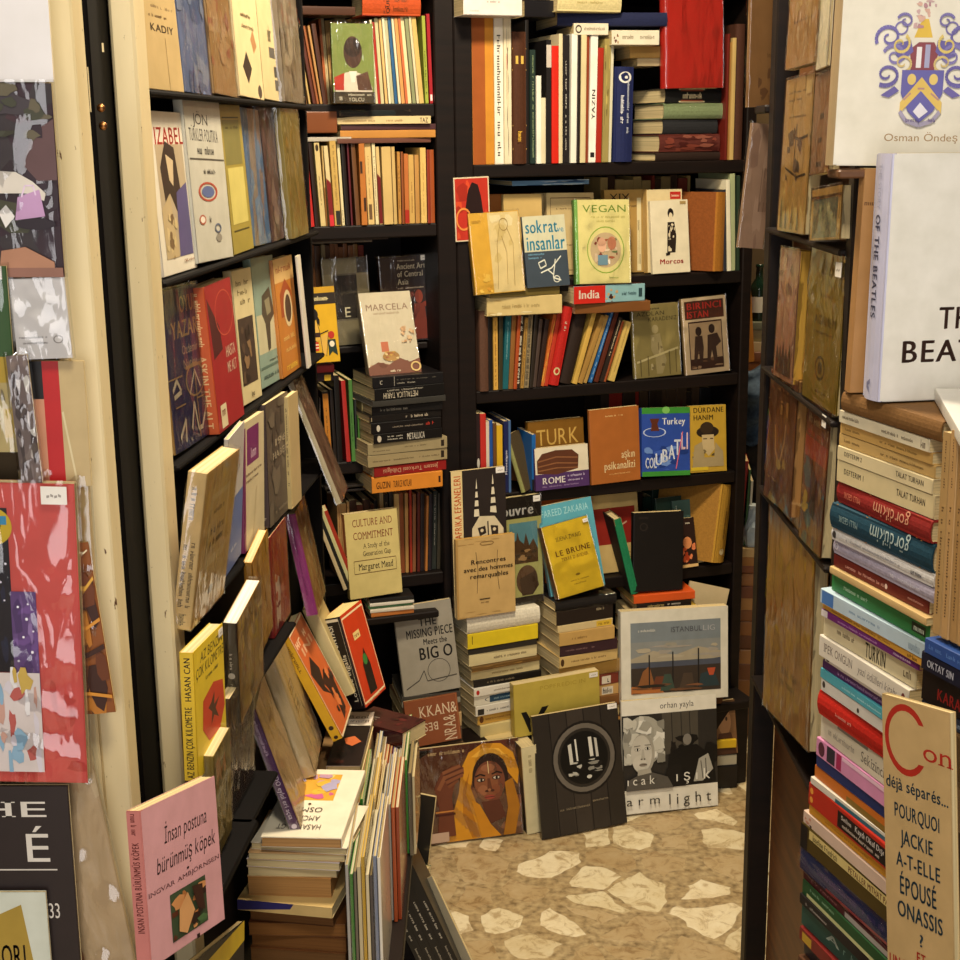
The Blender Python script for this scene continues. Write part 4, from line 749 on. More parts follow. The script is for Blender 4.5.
wb('grey paperback with black capitals and a small red oval on the wall rack', (188, 98, 223, 102, 229, 259, 192, 263), .014, 1, front='c0bcac', art='T 22 62 9 16 34302c JÖN;T 8 86 18 26 34302c TÜRKLER POLITIKA;d 26 72 29 34 7 34302c;l 4c4840 1 4 37 98 37;d 34 70 43 46 12 5a544c;o 44 57 26 6 5 b04c38;e 44 57 17 3.6 5a6894;e 22 74 9 3 b06048;e 22 74 6 2 e0d8c8;o 62 80 9 3 3 5a6478;e 62 86 8 2.6 8a8478;d 40 50 72 76 2 5a544c')
wb('olive gold paperback with a paler label panel on the wall rack', (223, 103, 243, 104, 250, 248, 229, 256), .010, 1, front='9c8a3c', art='r 8 8 86 9 3a3418;r 8 10 86 40 7c7440;r 12 42 86 80 cabb68;r 12 84 86 85 4a4420;d 20 80 14 16 10 3a3418')
wb('light blue wrapped booklet with brown streaks on the wall rack', (243, 111, 262, 112, 270, 246, 251, 248), .006, 1, front='6c90b8', wrap=1.5, name='booklet', cat='booklet', art='p a89888 30 0 60 0 40 100 10 100;p a08c80 70 0 90 0 80 60 60 100;n 0 0 100 100 8 3 5c84b0 88a4c4')
wb('purple brown wrapped booklet standing beyond the light blue booklet', (262, 116, 279, 117, 286, 252, 270, 262), .008, 1, front='6a4c48', wrap=1.5, name='booklet', cat='booklet', art='n 0 0 100 100 16 8 8a6860 54403c 7a5450 a08478')
wb('dull gold paperback, last in the second row of the wall rack', (284, 108, 301, 107, 305, 234, 289, 238), .022, 1, front='94803c', wrap=1)
wb('navy book of small framed stage scenes on the wall rack', (163, 283, 200, 272, 206, 429, 170, 448), .010, 2, front='34345c', spine='b0884c', t=.016, wrap=1, art='Tb 46 98 5 16 c8a878 OYUN;Tb 20 98 20 31 c8a878 YAZARI;T 42 86 36 42 b8a48c Özdemir;T 42 80 45 51 b8a48c Nutku;o 70 60 26 11 3 a88c64;l d8ccb0 2 52 68 70 54 82 66;r 46 50 98 52 a88c64;r 0 54 36 55 a88c64;l d8ccb0 3 8 62 20 56 30 64 10 66;r 12 72 38 73 a88c64;l d8ccb0 3 16 92 34 82 30 96;l d8ccb0 3 48 90 60 74 66 92 78 92;r 70 72 98 73 a88c64;l d8ccb0 3 76 92 92 80;r 68 54 70 98 a88c64')
wb('thick red paperback with an orange spine on the wall rack', (208, 275, 233, 265, 240, 408, 214, 428), .024, 2, front='9c2428', spine='c85a30', t=.022, art='p 4c1c20 4 8 40 30 44 46 10 50;o 62 22 34 16 2 c0503c;Tb 54 90 45 53 d8bca0 HASTA;Tb 54 90 56 64 d8bca0 ME ALT;r 12 82 34 98 d8c8a0;d 16 30 84 90 2 6a3020', sart='d 4 40 30 70 16 f0c890;Tb 46 96 26 76 f0c890 ASKIN THE ALT')
wb('cream paperback with a dark photograph panel on the wall rack', (234, 268, 253, 262, 259, 395, 240, 404), .012, 2, front='d4c494', art='d 16 84 8 12 5 6a5a34;d 20 84 15 19 5 6a5a34;d 30 84 22 26 4 6a5a34;r 8 36 86 86 40322c;n 10 40 84 84 12 4 5c4838 2c221e 8a6c4c;d 44 60 92 96 2 3a2c1c')
wb('pale green paperback with a tall sculpted head on the wall rack', (254, 268, 275, 265, 281, 388, 259, 403), .008, 2, front='8aa090', art='r 4 44 96 74 c4bc98;p 4c4438 34 30 70 24 84 46 62 52 56 72 44 74 40 52 28 44;p 8c8468 44 34 66 32 70 44 50 46;d 40 90 80 82 12 4a5a50;r 4 84 96 86 5c7468;d 8 90 90 94 16 4c6058')
wb('orange paperback with a small oval portrait, last of the third row', (275, 267, 294, 258, 299, 375, 281, 385), .014, 2, front='c0782c', art='r 0 0 100 20 d8b070;d 10 90 6 12 6 a04c1c;p a0481c 20 30 50 18 80 30 80 50 20 50;e 56 44 22 16 d8c090;e 56 44 15 12 4a3424;d 20 80 66 70 8 e8c070;d 20 80 76 80 8 e8c070;d 24 80 90 96 6 f0c848')
wb('thin white booklet edge standing at the end of the third row', (301, 256, 304, 254, 308, 371, 305, 374), .03, 2, front='d8d0c0', t=.004, name='booklet', cat='booklet')
# the fourth row leans out over the aisle
def wt(label, quad, v, z, **kw):
    kw.setdefault('t', .014); kw.setdefault('fit', False); kw.setdefault('lean', -6)
    return face(label, quad, L, v, z, **kw)
wt('thick tan wrapped paperback with dark spine lettering tilting off the wall rack', (204, 463, 240, 440, 222, 583, 192, 620), .035, LZ[3], t=.022, front='d0a860', spine='d4b478', wrap=1.2, lean=-9, art='r 22 18 78 66 d8bc80;r 26 22 74 60 d0ac6c;d 34 66 28 32 8 4a341c;d 30 70 40 45 8 4a341c;d 30 70 48 53 8 4a341c;e 48 84 8 3 4a341c;n 2 70 98 98 8 5 dcbc80 c8a058', sart='d 6 30 35 70 14 3a2818;d 44 86 15 42 24 3a2818;d 44 86 55 82 24 3a2818;d 90 98 30 70 5 3a2818')
wt('white and blue booklet squeezed behind the thick tan paperback', (233, 436, 245, 418, 240, 556, 221, 582), .02, LZ[3], t=.006, front='c8c0b8', name='booklet', cat='booklet', art='r 0 48 100 100 6478b0;d 30 80 84 87 5 c8ccd8')
wt('cream paperback with a purple block near its head on the wall rack', (243, 428, 264, 409, 264, 537, 245, 552), .022, LZ[3], t=.012, front='d4c49c', spine='7c2c5c', lean=-2, art='r 0 4 8 100 7c2c5c;r 14 6 72 34 7a2864;d 24 60 22 30 4 d8b8c8;d 10 86 40 42 8 6a4a3c;d 10 70 45 47 6 6a4a3c;l c8b488 2 60 55 40 95')
wt('dark grey paperback with cream lettering on the wall rack', (268, 408, 289, 392, 290, 512, 267, 533), .028, LZ[3], t=.014, front='584c40', spine='4a3c3c', lean=0, art='n 0 0 100 100 16 4 64584a 4c4238 6c6050;Tb 26 84 32 38 b8a88c 196;Tb 20 88 42 48 b8a88c HABER;d 24 80 90 93 8 8a7c68', sart='d 45 70 35 65 10 b8a894;d 92 97 30 70 2 b8a894')
wt('slim cream spined paperback, last standing upright in the fourth row', (291, 390, 300, 384, 299, 497, 289, 508), .035, LZ[3], t=.008, front='c0a878', spine='c8b078', lean=0, sart='d 10 80 30 60 40 4a3824')
spine_face('grey brown wrapped book leaning at the end of the wall rack', (303, 376, 309, 374, 325, 509, 320, 511), at_depth(322, 510, 2.36, 0), 0, .11, front='7c5c48', spine='d8c8a0', wrap=1, art='n 0 0 100 100 18 6 8a6854 6a4c3c a08468')
# fifth row
wt('yellow paperback with a big red tomato on its cover', (197, 643, 223, 607, 225, 740, 193, 772), .055, LZ[4], t=.016, front='e4c428', spine='d8b428', lean=0, art='Ti 20 96 5 13 2a2410 AZ BENZIN;Ti 4 98 15 23 2a2410 ÇOK KILOMETRE;d 36 80 27 30 10 4a4018;p c83c20 24 44 60 38 92 44 96 66 78 80 40 80 20 66;p 4a2c1c 50 52 62 46 60 56 78 54 64 60 74 70 58 64 48 70 52 60 40 54;o 60 90 12 6 3 a88c28;', sticker=(82, 2, 96, 8), sart='Ub 4 38 25 72 2a2410 HASAN CAN;Ub 42 98 25 78 1c1808 AZ BENZIN ÇOK KILOMETRE')
wt('black spined book with pale gold covers standing beside the yellow paperback', (245, 612, 266, 573, 258, 690, 233, 745), .058, LZ[4], t=.018, front='9c7430', spine='1c1614', page='f0e8d8', lean=-3, wrap=1, art='n 0 0 100 100 20 7 b48c44 86602a c09c58', sart='d 30 46 40 60 8 c8c0b0;e 52 50 3 24 c8c0b0;d 60 80 40 60 10 a89c8c')
wt('amber plastic wrapped paperback behind the black spined book', (248, 569, 268, 536, 272, 626, 262, 662), .03, LZ[4], t=.012, front='c08830', wrap=1, lean=-3, art='n 0 0 100 100 14 9 cc9840 b07828')
wt('red wrapped paperback low on the wall rack beside the magenta spine', (269, 544, 287, 517, 289, 620, 275, 640), .03, LZ[4], t=.01, front='a42420', wrap=1, lean=0, art='p d8b8a8 20 40 50 50 40 96 20 96;n 10 40 90 98 10 4 b83830 8a1c1c c87060')
spine_face('book with a bright magenta spine leaning at the rack end', (303, 512, 316, 510, 297, 618, 288, 620), at_depth(292, 620, 2.3, 0), 0, .13, front='a8783c', spine='a83c88', wrap=1, sart='d 8 80 40 62 34 7c2464')
# sixth row, nearest
face('pink paperback with black handwritten title and a small painting', (144, 814, 212, 769, 227, 922, 147, 963), L, .085, LZ[5], t=.016, front='d8a0a4', spine='c87c74', lean=4, fit=True,
     art='Ti 26 84 17 28 241414 İnsan postuna;Ti 14 94 34 45 241414 bürünmüş köpek;Ts 2 98 53.5 56.5 5a3438 INGVAR AMBJÖRNSEN;e 54 51 1.5 .8 241414;r 28 62 76 93 3c4c34;n 29 64 75 92 18 5 b0703c 5a2c1c d09058 4a6a40 2c1c18;p d8a068 38 74 50 66 58 80 46 92 36 88;p 3c2018 56 64 70 66 72 84 62 80;r 58 97 62 100 241414', sart='Ub 20 78 25 75 6a2c28 INSAN POSTUNA BÜRÜNMÜS KÖPEK;d 2 16 30 70 10 6a2c28')
wt('glossy black magazine with a yellow stripe under the pink paperback', (186, 950, 238, 900, 248, 1120, 196, 1180), .06, .361, t=.008, front='1c1614', lean=2, mat='gloss', name='magazine', cat='magazine', art='p d8b828 0 6 100 0 100 9 0 18;Tb 40 90 24 44 d8d0c0 M;n 0 50 100 100 8 3 2c241c 14100e')
wt('olive wrapped paperback showing beside the pink paperback', (213, 800, 234, 762, 232, 868, 221, 895), .06, LZ[5], t=.016, front='84702c', wrap=1.6, lean=-3, art='p b8783c 10 10 60 4 70 30 20 36;n 0 0 100 100 12 8 94803c 6c5c28 a89048')
wt('dark brown wrapped book in the shadow behind the olive paperback', (230, 757, 254, 712, 258, 820, 236, 862), .05, LZ[5], t=.014, front='382218', wrap=1, lean=-3, mat='gloss')
# ------------------------------------------------------------------ magazines hung beside the entrance
FM = Fr((-.45, 1.36, 0), 0)
case('magazine_rack', FM, [('back_panel', (-.55, .03, 0), (.042, .045, 2.3), 'plaster')]+[('rail', (-.55, -.004, z-.01), (.030, .03, z), 'wood') for z in (1.645, 1.43, 1.27)]+[('tray', (-.55, -.045, .62), (.030, .03, .632), 'wood')], 'plain board rack of magazines beside the cream door jamb')
def mg(label, quad, v, z=None, **kw):
    kw.setdefault('t', .004); kw.setdefault('lean', 0); kw.setdefault('fit', False); kw.setdefault('name', 'magazine'); kw.setdefault('cat', 'magazine'); kw.setdefault('mat', 'gloss')
    return face(label, quad, FM, v, z, **kw)
mg('plain white magazine back at the top beside the jamb', (-160, -160, 41, -160, 50, 82, -155, 82), .0, front='dcd8d8')
mg('dark fashion magazine page with a purple handbag in plastic', (-150, 84, 50, 83, 66, 277, -140, 277), .008, front='3a2430', wrap=2, art='n 0 0 100 100 40 6 4a3038 2c1c24 5a4040 3c3438 4a4a34;n 60 0 100 30 12 8 5c5440 3c3c2c 6a6450;p d0c8bc 66 44 80 45 88 50 94 56 93 60 84 56 70 56;p b890b8 80 58 91 54 93 68 78 70;l d8c0d8 .8 82 58 84 52 88 52 89 57;p e4e0dc 70 66 74 62 78 68 73 74;e 88 72 10 3 241820;p a8785c 70 86 82 84 96 92 96 98 68 98;r 0 95 100 100 8a6050')
mg('white magazine back with two lines of print in plastic', (12, 279, 66, 277, 71, 358, 14, 360), .010, front='dcd8d6', wrap=1.2, art='d 8 62 71 74 16 5a5450;d 14 62 78 81 14 5a5450;o 78 76 9 5 2 8a8480')
mg('green magazine with yellow panels at the frame edge', (-120, 266, 12, 266, 14, 452, -118, 452), .016, front='3c6434', wrap=1, art='r 80 48 98 62 c8a838;r 70 62 100 100 c8b478;n 70 64 100 98 10 4 b8a060 8a7c58 d8c890;r 90 76 97 92 d0b040;r 70 0 97 7 dcd8d0')
mg('crumpled grey plastic folder hanging by the striped magazine', (13, 356, 33, 354, 36, 486, 15, 486), .018, front='7c6c68', wrap=3, name='plastic_folder', cat='folder', art='n 0 10 100 100 26 9 c8c0b8 6a5c58 d8d4cc 8a7c78 4c4040')
mg('striped magazine of black, pink, red and beige bands', (20, 361, 84, 361, 91, 486, 23, 486), .002, front='bca478', art='r 0 0 37 30 16120f;r 0 30 37 100 c88c6c;r 37 0 62 100 b81c1c;r 62 0 100 100 c0a878;l d8c89c 3 64 40 80 100')
mg('large red picture book in creased plastic with a white price tag', (-128, 480, 76, 484, 86, 783, -116, 779), .022, t=.012, front='e25c54', wrap=3, sticker=(84.5, .5, 97, 6.2), name='picture_book',
   art='n 64 55 100 100 10 4 d85048 cc443c;r 0 8 67 62 181420;e 60 14 9 6 e0c028;Tb 56 64 11 16 2a2010 O;r 62 10.6 66.5 13.4 3c9cc8;n 50 20 66 60 6 3 202440 14101c;e 62 32 .7 .4 e8e4f0;e 65 26 .6 .4 e8e4f0;e 63.5 38 .5 .3 e8e4f0;r 66.5 35 79 74 6c4c88;n 67 36 79 72 12 5 7c5c98 583c74 8c70a4;e 70 40 .6 .4 f0ecf4;e 74 44 .7 .5 f0ecf4;e 72 50 .6 .4 f0ecf4;e 76 55 .7 .5 f0ecf4;e 69 58 .6 .4 f0ecf4;e 75 39 .5 .3 f0ecf4;e 77 48 .5 .3 f0ecf4;e 71 62 .6 .4 f0ecf4;r 56 62 79 96 d8ccc8;n 56 60 78 96 20 6 8cb0c8 c89c8c d8d0d8 b85c54 c8a850 e8e4e4;')
mg('glossy amber brown magazine sliver beyond the red picture book', (16, 548, 96, 542, 108, 712, 30, 720), .004, front='8a4c18', art='n 0 0 100 100 40 11 b87424 6a3410 d89838 3c1c0c;l e8d8b0 1 50 20 98 4;l e0a840 2 40 50 100 20;l d89030 2 40 60 100 44;l 3c1c0c 3 40 72 100 60;l d89030 2 40 84 100 90')
mg('tan plastic sleeve folder hanging against the jamb behind the red picture book', (20, 470, 88, 470, 99, 640, 32, 640), .0, front='b89c68', wrap=2.4, name='plastic_folder', cat='folder')
mg('large cream sheet magazine slanting below the amber magazine', (36, 735, 104, 728, 122, 985, 52, 995), .003, front='c4a880', wrap=2, art='n 0 0 100 100 14 4 d0b890 b89870 c8ac84;p 8a5c40 10 40 24 40 30 100 10 100')
mg('dark brown magazine with huge white letters under the red picture book', (-130, 786, 79, 785, 74, 1010, -130, 1010), .020, front='2e2422', art='Ts 34 91 6.5 13.5 e0d8cc THE;Ts 76 91 20 33 e0d8cc É;r 30 36.2 92 36.8 d8d0c4;Ts 86 92 51 58 e0d8cc 33;n 0 60 40 100 8 5 3a2e2a 241c1a',)
mg('pale card with a mustard label in front of the dark brown magazine', (-60, 893, 50, 892, 52, 1040, -60, 1040), .030, front='d8dccc', name='card', cat='card', art='p b0923c 40 20 78 8 86 52 44 62;Tb 56 79 34 50 3a2c14 ORI')
# ------------------------------------------------------------------ the bench along the wall rack and what is heaped on it
W0 = Fr((-.302, 1.84, 0), 0)
case('low_bench_stand', W0, [('top_board', (0, 0, .335), (.172, .72, .36), 'darkwood')]+[('leg', (x, y, 0), (x+.03, y+.03, .335), 'darkwood') for x in (.005, .135) for y in (.01, .68)], 'low dark bench under the heaped books along the wall rack')
bx = empty('cardboard_box', mat4(W0.R, W0.A, UP, (W0.P[0], W0.P[1], 0))); tag(bx, 'plain brown cardboard box on the bench behind the front pile', 'box')
boxes('carton', [((.012, .29, .361), (.098, .70, .535))], M['kraft'], bx, .003)
boxes('flap', [((.012, .295, .536), (.054, .695, .539))], M['kraft'], bx, 0); boxes('flap', [((.056, .295, .536), (.098, .695, .539))], M['kraft'], bx, 0)
FS = at_depth(305, 845, 1.93, -7)
PP = 'front pile on the bench'
pile(FS, [(250, 347, 846, 853, 'e0d4bc', dict(fore=True)), (249, 345, 853, 860, 'c8a070', dict(fore=True)), (247, 340, 860, 868, 'dcd0d0', dict(fore=True)), (248, 336, 868, 878, 'd0a878', dict(fore=True)), (248, 331, 878, 897, 'c89050', dict(fore=True, page='b88850')), (240, 336, 897, 908, 'd8b878', dict(w=.25, v=.02, yaw=-4, sart='p 34306c 0 0 60 0 56 50 0 96')),
   (249, 334, 908, 924, '5c3418', dict(fore=True, page='7c5430')), (249, 345, 924, 937, '744824', dict(fore=True, page='8a5c30')), (250, 346, 937, 951, '6a4020', dict(fore=True, page='80542c')), (250, 346, 951, 968, '7a4c28', dict(fore=True, page='7a5430')), (250, 346, 968, 985, '5a3820')],
   PP, 'front pile of paperbacks on the bench', base=.3605, w=.14, ref=300, jit=4)
lying('white paperback lying on top of the front bench pile, print upside down', (353, 838, 262, 838, 291, 768, 355, 771), FS.uz(300, 846)[1]+.017, .016, 'e6dcc4', art='r 28 52 90 92 d8a038;n 28 53 90 91 16 8 c86090 a8a0c0 d8b040 e0c878 b890a8;e 56 46 2 1.4 5a4a3a;T 36 84 34 41 5a5048 OSMAN;T 36 84 22 29 5a5048 AMCA VAL;T 30 86 10 17 5a5048 HASAN LI GT', page='c89860')
spine_face('book with a dark purple spine leaning over the front bench pile', (249, 711, 259, 710, 298, 832, 289, 837), at_depth(292, 836, 1.95, 4), 0, .15, front='c0a070', spine='4c2058', wrap=1.6, page='e4cf9c', art='n 0 0 100 100 14 5 c8a878 b89868;d 20 60 20 24 10 8a6a40', sart='Tb 50 88 20 72 e0d0e0 TDO eylul eri açsa;d 6 36 30 66 18 c8b0cc;e 94 50 2 28 e0d0e0')
spine_face('tall cream wrapped book leaning behind the purple spined one', (262, 664, 276, 660, 314, 776, 301, 780), at_depth(308, 778, 2.12, 2), 0, .15, front='cbb180', spine='d0b88a', wrap=1.6, page='e4cf9c', art='l 7a5c34 1 20 28 44 28 44 36 20 36 20 28;l 7a5c34 1 20 42 44 42 44 52 20 52 20 42;d 22 42 30 34 4 7a5c34;d 22 42 45 50 4 7a5c34;n 0 50 100 100 14 4 d8bc8c b8986c')
spine_face('orange paperback with black figures and a yellow spine on the bench heap', (289, 636, 298, 633, 332, 742, 323, 747), at_depth(327, 745, 2.24, -2), 0, .13, front='c8602c', spine='e0ac20', page='e4cf9c', art='d 10 80 8 16 4 f0c8a0;Tb 20 90 18 26 e8b890 INI;p 2c1814 10 40 40 30 56 46 40 60 50 70 24 60;p 3a1c14 40 56 70 50 90 66 80 92 50 96 60 76;n 40 40 95 95 10 3 a84a20 2c1814 d87840;l e8d0a8 2 2 1 98 1 98 99 2 99 2 1', sart='d 8 34 30 66 8 6a4410;e 88 50 2 26 3a2410;e 97 50 1.6 22 3a2410')
spine_face('thick red paperback with a black title spine standing on the bench heap', (329, 618, 348, 616, 357, 709, 339, 713), at_depth(348, 711, 2.42, -18), 0, .10, front='c83c18', spine='18100e', page='e6d290', art='l f0d8a8 2 3 4 97 4;l f0d8a8 2 97 4 97 96;l f0d8a8 2 3 96 97 96;l f0d8a8 2 3 4 3 96;r 30 24 58 32 e8c880;d 34 54 26 30 4 6a3010;p 241810 36 60 54 44 66 64 66 92 34 92;e 50 56 9 6 3c7c38;d 16 70 96 98 10 f0d8a8', sart='l e8dcc0 1 3 12 97 12;l e8dcc0 3 3 12 3 88;l e8dcc0 1 3 88 97 88;U 40 92 24 46 e8dcc0 Louise Ingalls;Ub 8 70 50 84 f0e8d4 SOFI NIN DÜNYASI')
spine_face('small cream book wedged before the thick red paperback', (315, 605, 327, 601, 341, 698, 330, 703), at_depth(335, 700, 2.40, -2), 0, .08, front='c8b078', spine='dcc890', page='e8d8a4')
lying('black magazine with a white head band and warm photograph on the heap', (339, 712, 374, 712, 361, 766, 330, 766), .562, .02, 'e0d0c0', mat='gloss', art='r 0 27 100 100 1c1210;Ts 22 88 7 13 3a2c24 Beni;Ts 18 92 15 21 3a2c24 kırmızı;n 10 50 90 96 12 4 2c1814 3c1c14 140e0c;p c86838 30 52 60 48 84 58 60 66 40 62;r 0 26 100 28 e8dcc8', name='magazine', cat='magazine')
lying('dark maroon magazine with white letters beyond the black magazine', (377, 706, 402, 690, 397, 738, 374, 748), .545, .03, '3c1414', mat='gloss', art='Tb 10 50 20 36 d8ccc0 ON;n 0 40 100 100 10 4 541c1c 2c0e0e', name='magazine', cat='magazine')
# magazines standing on edge along the outer side of the bench
def standing(y0, x0, x1, n, zt, seed, phrase, group):
    rg = random.Random(seed); cs = ['d8c8a0', 'e4dccc', '7c649c', 'a8a49c', 'c8b890', '4c4440', 'b8562c', 'd8d0c0', '3c8c34', 'd8ac2c', '8c98b0', '9c4424', 'c8c4bc', '6a6050']
    x = x0; st = (x1-x0)/n
    for i in range(n):
        t = st*rg.uniform(.7, .96); h = zt-.361+rg.uniform(-.022, .012); c = cs[(i*5+seed) % len(cs)]; w_ = rg.uniform(.19, .212)
        a = .02+.006*i; y = y0+rg.uniform(0, .008)
        e1 = np.array([math.cos(a*.3), 0, 0]); 
        book(mat4(np.array([0, 1., 0]), np.array([-1., 0, 0]), UP, (x+t, y+w_/2, .3612)), w_, h, t, f"{cname(c)} magazine, {ORD[i]} from the left on edge in the {phrase}", c, group=group, name='magazine', cat='magazine', wrap=.6 if i % 3 == 1 else 0, mat='gloss', page=['b09a6c', 'c8b488', '98845c', 'd0c4a4'][i*3 % 4])
        x += st
standing(1.865, -.202, -.150, 9, .585, 3, 'near bench group', 'magazines standing on edge, near group')
standing(2.085, -.198, -.136, 10, .565, 8, 'middle group on the bench', 'magazines standing on edge, middle group')
standing(2.305, -.196, -.120, 12, .53, 5, 'far group on the bench', 'magazines standing on edge, far group')
for k in range(4):
    spine_face(f'black volume with small white spine print, {ORD[k]} from the bench among four leaning volumes', (389+10*k, 846-3*k, 398+10*k, 843-3*k, 422+10*k, 983-3*k, 413+10*k, 988-3*k), at_depth(440, 960, 2.44, 8), 0, .2, .0, front='141010', spine='0e0b0b', sart='d 30 60 36 60 20 c8c0b0;d 66 80 40 60 8 a09888;e 90 50 2 26 c8c0b0', group='black volumes leaning at the bench foot')
face('dark folder standing bowed between the bench and the shawl picture', (401, 767, 416, 782, 441, 889, 424, 897), at_depth(432, 893, 2.74, -14), 0, .0, t=.01, front='2c2824', lean=6, fit=False, name='folder', cat='folder', mat='gloss')
face('pale grey board leaning low against the dark folder', (428, 890, 440, 888, 466, 982, 454, 990), at_depth(465, 985, 2.50, -20), 0, .0, t=.008, front='988e78', lean=10, fit=False, name='board', cat='board')
face('green cloth book on the floor behind the black volumes', (402, 822, 420, 826, 429, 880, 410, 878), at_depth(420, 880, 2.68, -10), 0, .0, t=.03, front='1c5440', lean=6, fit=False, hard=True)
for k, (c, n_) in enumerate((('c8b48c', 'cream'), ('20201c', 'black and white'), ('d0c890', 'pale yellow'), ('a83420', 'red'))):
    spine_face(f'{n_} thin book leaning in the gap between the rack and study book', (322+4*k, 508+2*k, 325.5+4*k, 507+2*k, 337+4*k, 598, 333+4*k, 600), at_depth(340, 598, 3.03, 12), 0, .055, .6205, front=c, page='d8c898')
pile(at_depth(390, 605, 3.055, 16), [(370, 414, 598, 602, '1c1a18'), (370, 414, 602, 605, 'e4dccc'), (369, 413, 605, 608, '4c7c50'), (370, 414, 608, 611, 'e0d4c0'), (371, 414, 611, 614.5, 'c87838')], 'thin stack under the pale study book', 'thin coloured books stacked under the study book', base=.553, w=.06)
# ------------------------------------------------------------------ piles along the foot of the bookcases
F1 = at_depth(505, 680, 3.15, 24)
pile(F1, [(467, 540, 612, 629, 'e6dcc4', dict(hard=True, page='e8dcb8', w=.135)), (468, 538, 629, 644, 'e4c824', dict(sart='r 6 15 7 70 5a4a10')), (469, 537, 644, 650, '2c2824'), (470, 538, 650, 662, 'dccb98', dict(sart='d 36 86 40 64 30 4a3420')), (471, 540, 662, 666, '6a4c24', dict(sart='n 0 0 100 100 8 4 a87c3c 4a3018')), (472, 540, 666, 676, 'd8c590', dict(sart='d 30 76 40 64 28 8a7040')), (474, 541, 676, 683, '1c1816', dict(sart='d 20 60 30 60 20 8a7a60')), (473, 539, 683, 691, 'e4dccc', dict(sart='e 6 50 2.4 30 c02820;d 30 90 40 64 28 6a5a48')),
  (474, 544, 691, 701, 'e0d8c4', dict(sart='o 55 50 40 42 1.4 1c3c58;r 22 16 88 84 24445c;d 28 84 40 60 30 8aa0a8')), (475, 544, 701, 711, 'e0d8c8', dict(sart='r 3 30 12 90 2a2622;d 16 48 40 64 20 4a443c;Tb 62 94 24 70 241c18 ROBERT BARI')), (478, 545, 711, 721, 'd0a048', dict(sart='e 6 50 3 34 6a3c18;d 12 60 40 60 20 7a4c1c')), (480, 548, 721, 733, 'd4c084'), (483, 550, 733, 745, 'e0d4bc')]+[(484, 550, 745+9*i, 754+9*i, c) for i, c in enumerate(('c8a868', 'd8c8a0', '8a6a40', 'd0b880'))],
  'taller floor pile by the study book', 'paperbacks in the floor pile under the tan and black books', base=.2255, w=.13, ref=505)
z1 = F1.uz(505, 612)[1]
face('mottled tan paperback with plain black title standing on the taller pile', (452, 538, 512, 531, 518, 608, 461, 617), F1, .008, z1, t=.012, front='c8a468', fit=False, lean=2, page='c89c50', art='n 0 0 100 8 6 4 b08c54;n 0 92 100 100 6 4 b08c54;r 0 0 3 100 b48c50;l 8a6a3c .8 40 8 44 6 60 6 64 8 60 10 44 10 40 8;Tb 24 84 27 33 2a1c14 Rencontres;Tb 12 96 36 42 2a1c14 avec des hommes;Tb 22 88 45 51 2a1c14 remarquables;l 3a2c1c .7 33 18 36 40 34 70;l 3a2c1c .7 70 18 68 40 72 68;l 3a2c1c 1.2 38 78 56 78;d 40 54 81 83 7 6a4c2c')
face('dark picture book with twin carved spires and a cream title strip', (443, 460, 497, 454, 516, 596, 462, 604), F1, -.010, z1, t=.012, front='2c2422', lean=2, fit=False, sticker=(82, 0, 98, 4), art='r 0 0 20 100 e4cc94;Vb 4 17 3 46 d05a20 AFRIKA EFSANELERI;p e0d4b8 40 32 46 6 50 32;p e0d4b8 70 30 76 4 82 31;l 241c1a 2 42 14 49 14;l 241c1a 2 42 20 50 20;l 241c1a 2 41 26 50 26;l 241c1a 2 72 12 80 12;l 241c1a 2 71 19 81 19;l 241c1a 2 70 25 82 25;p d8c8a4 36 40 50 32 78 33 94 42 94 60 76 72 46 72 34 58;p 2c2220 46 40 60 39 62 44 50 46;p 2c2220 70 39 84 40 84 46 72 46;e 54 42 3 1.2 d8c8a4;e 77 42 3 1.2 d8c8a4;l 2c2220 2.4 65 36 66 54 58 66;l 2c2220 2 42 50 52 72;l 2c2220 2 90 50 80 72;l 2c2220 2 38 46 44 72;l 2c2220 2 66 54 74 68')
F2 = at_depth(588, 650, 3.20, 22)
face('green and cream museum guide with a castle photo behind the tan paperback', (482, 491, 536, 483, 548, 590, 494, 598), F1, -.028, z1, t=.012, front='c8c478', lean=2, fit=False, sticker=(84, .5, 97, 6), wrap=1, mat='gloss', art='r 0 0 100 20 1c1814;Tb 26 86 7 17 e8e4d8 ouvre;r 40 24 92 62 6aa0a8;p 5c4024 40 62 40 44 52 40 54 32 58 40 66 44 70 34 76 46 84 40 92 50 92 62;n 42 46 90 62 10 3 8a6438 3c2c1c b8905c;e 70 78 20 14 6a4c34;p 4a3424 56 76 86 70 92 84 80 92 60 92;r 0 93 100 100 241c18')
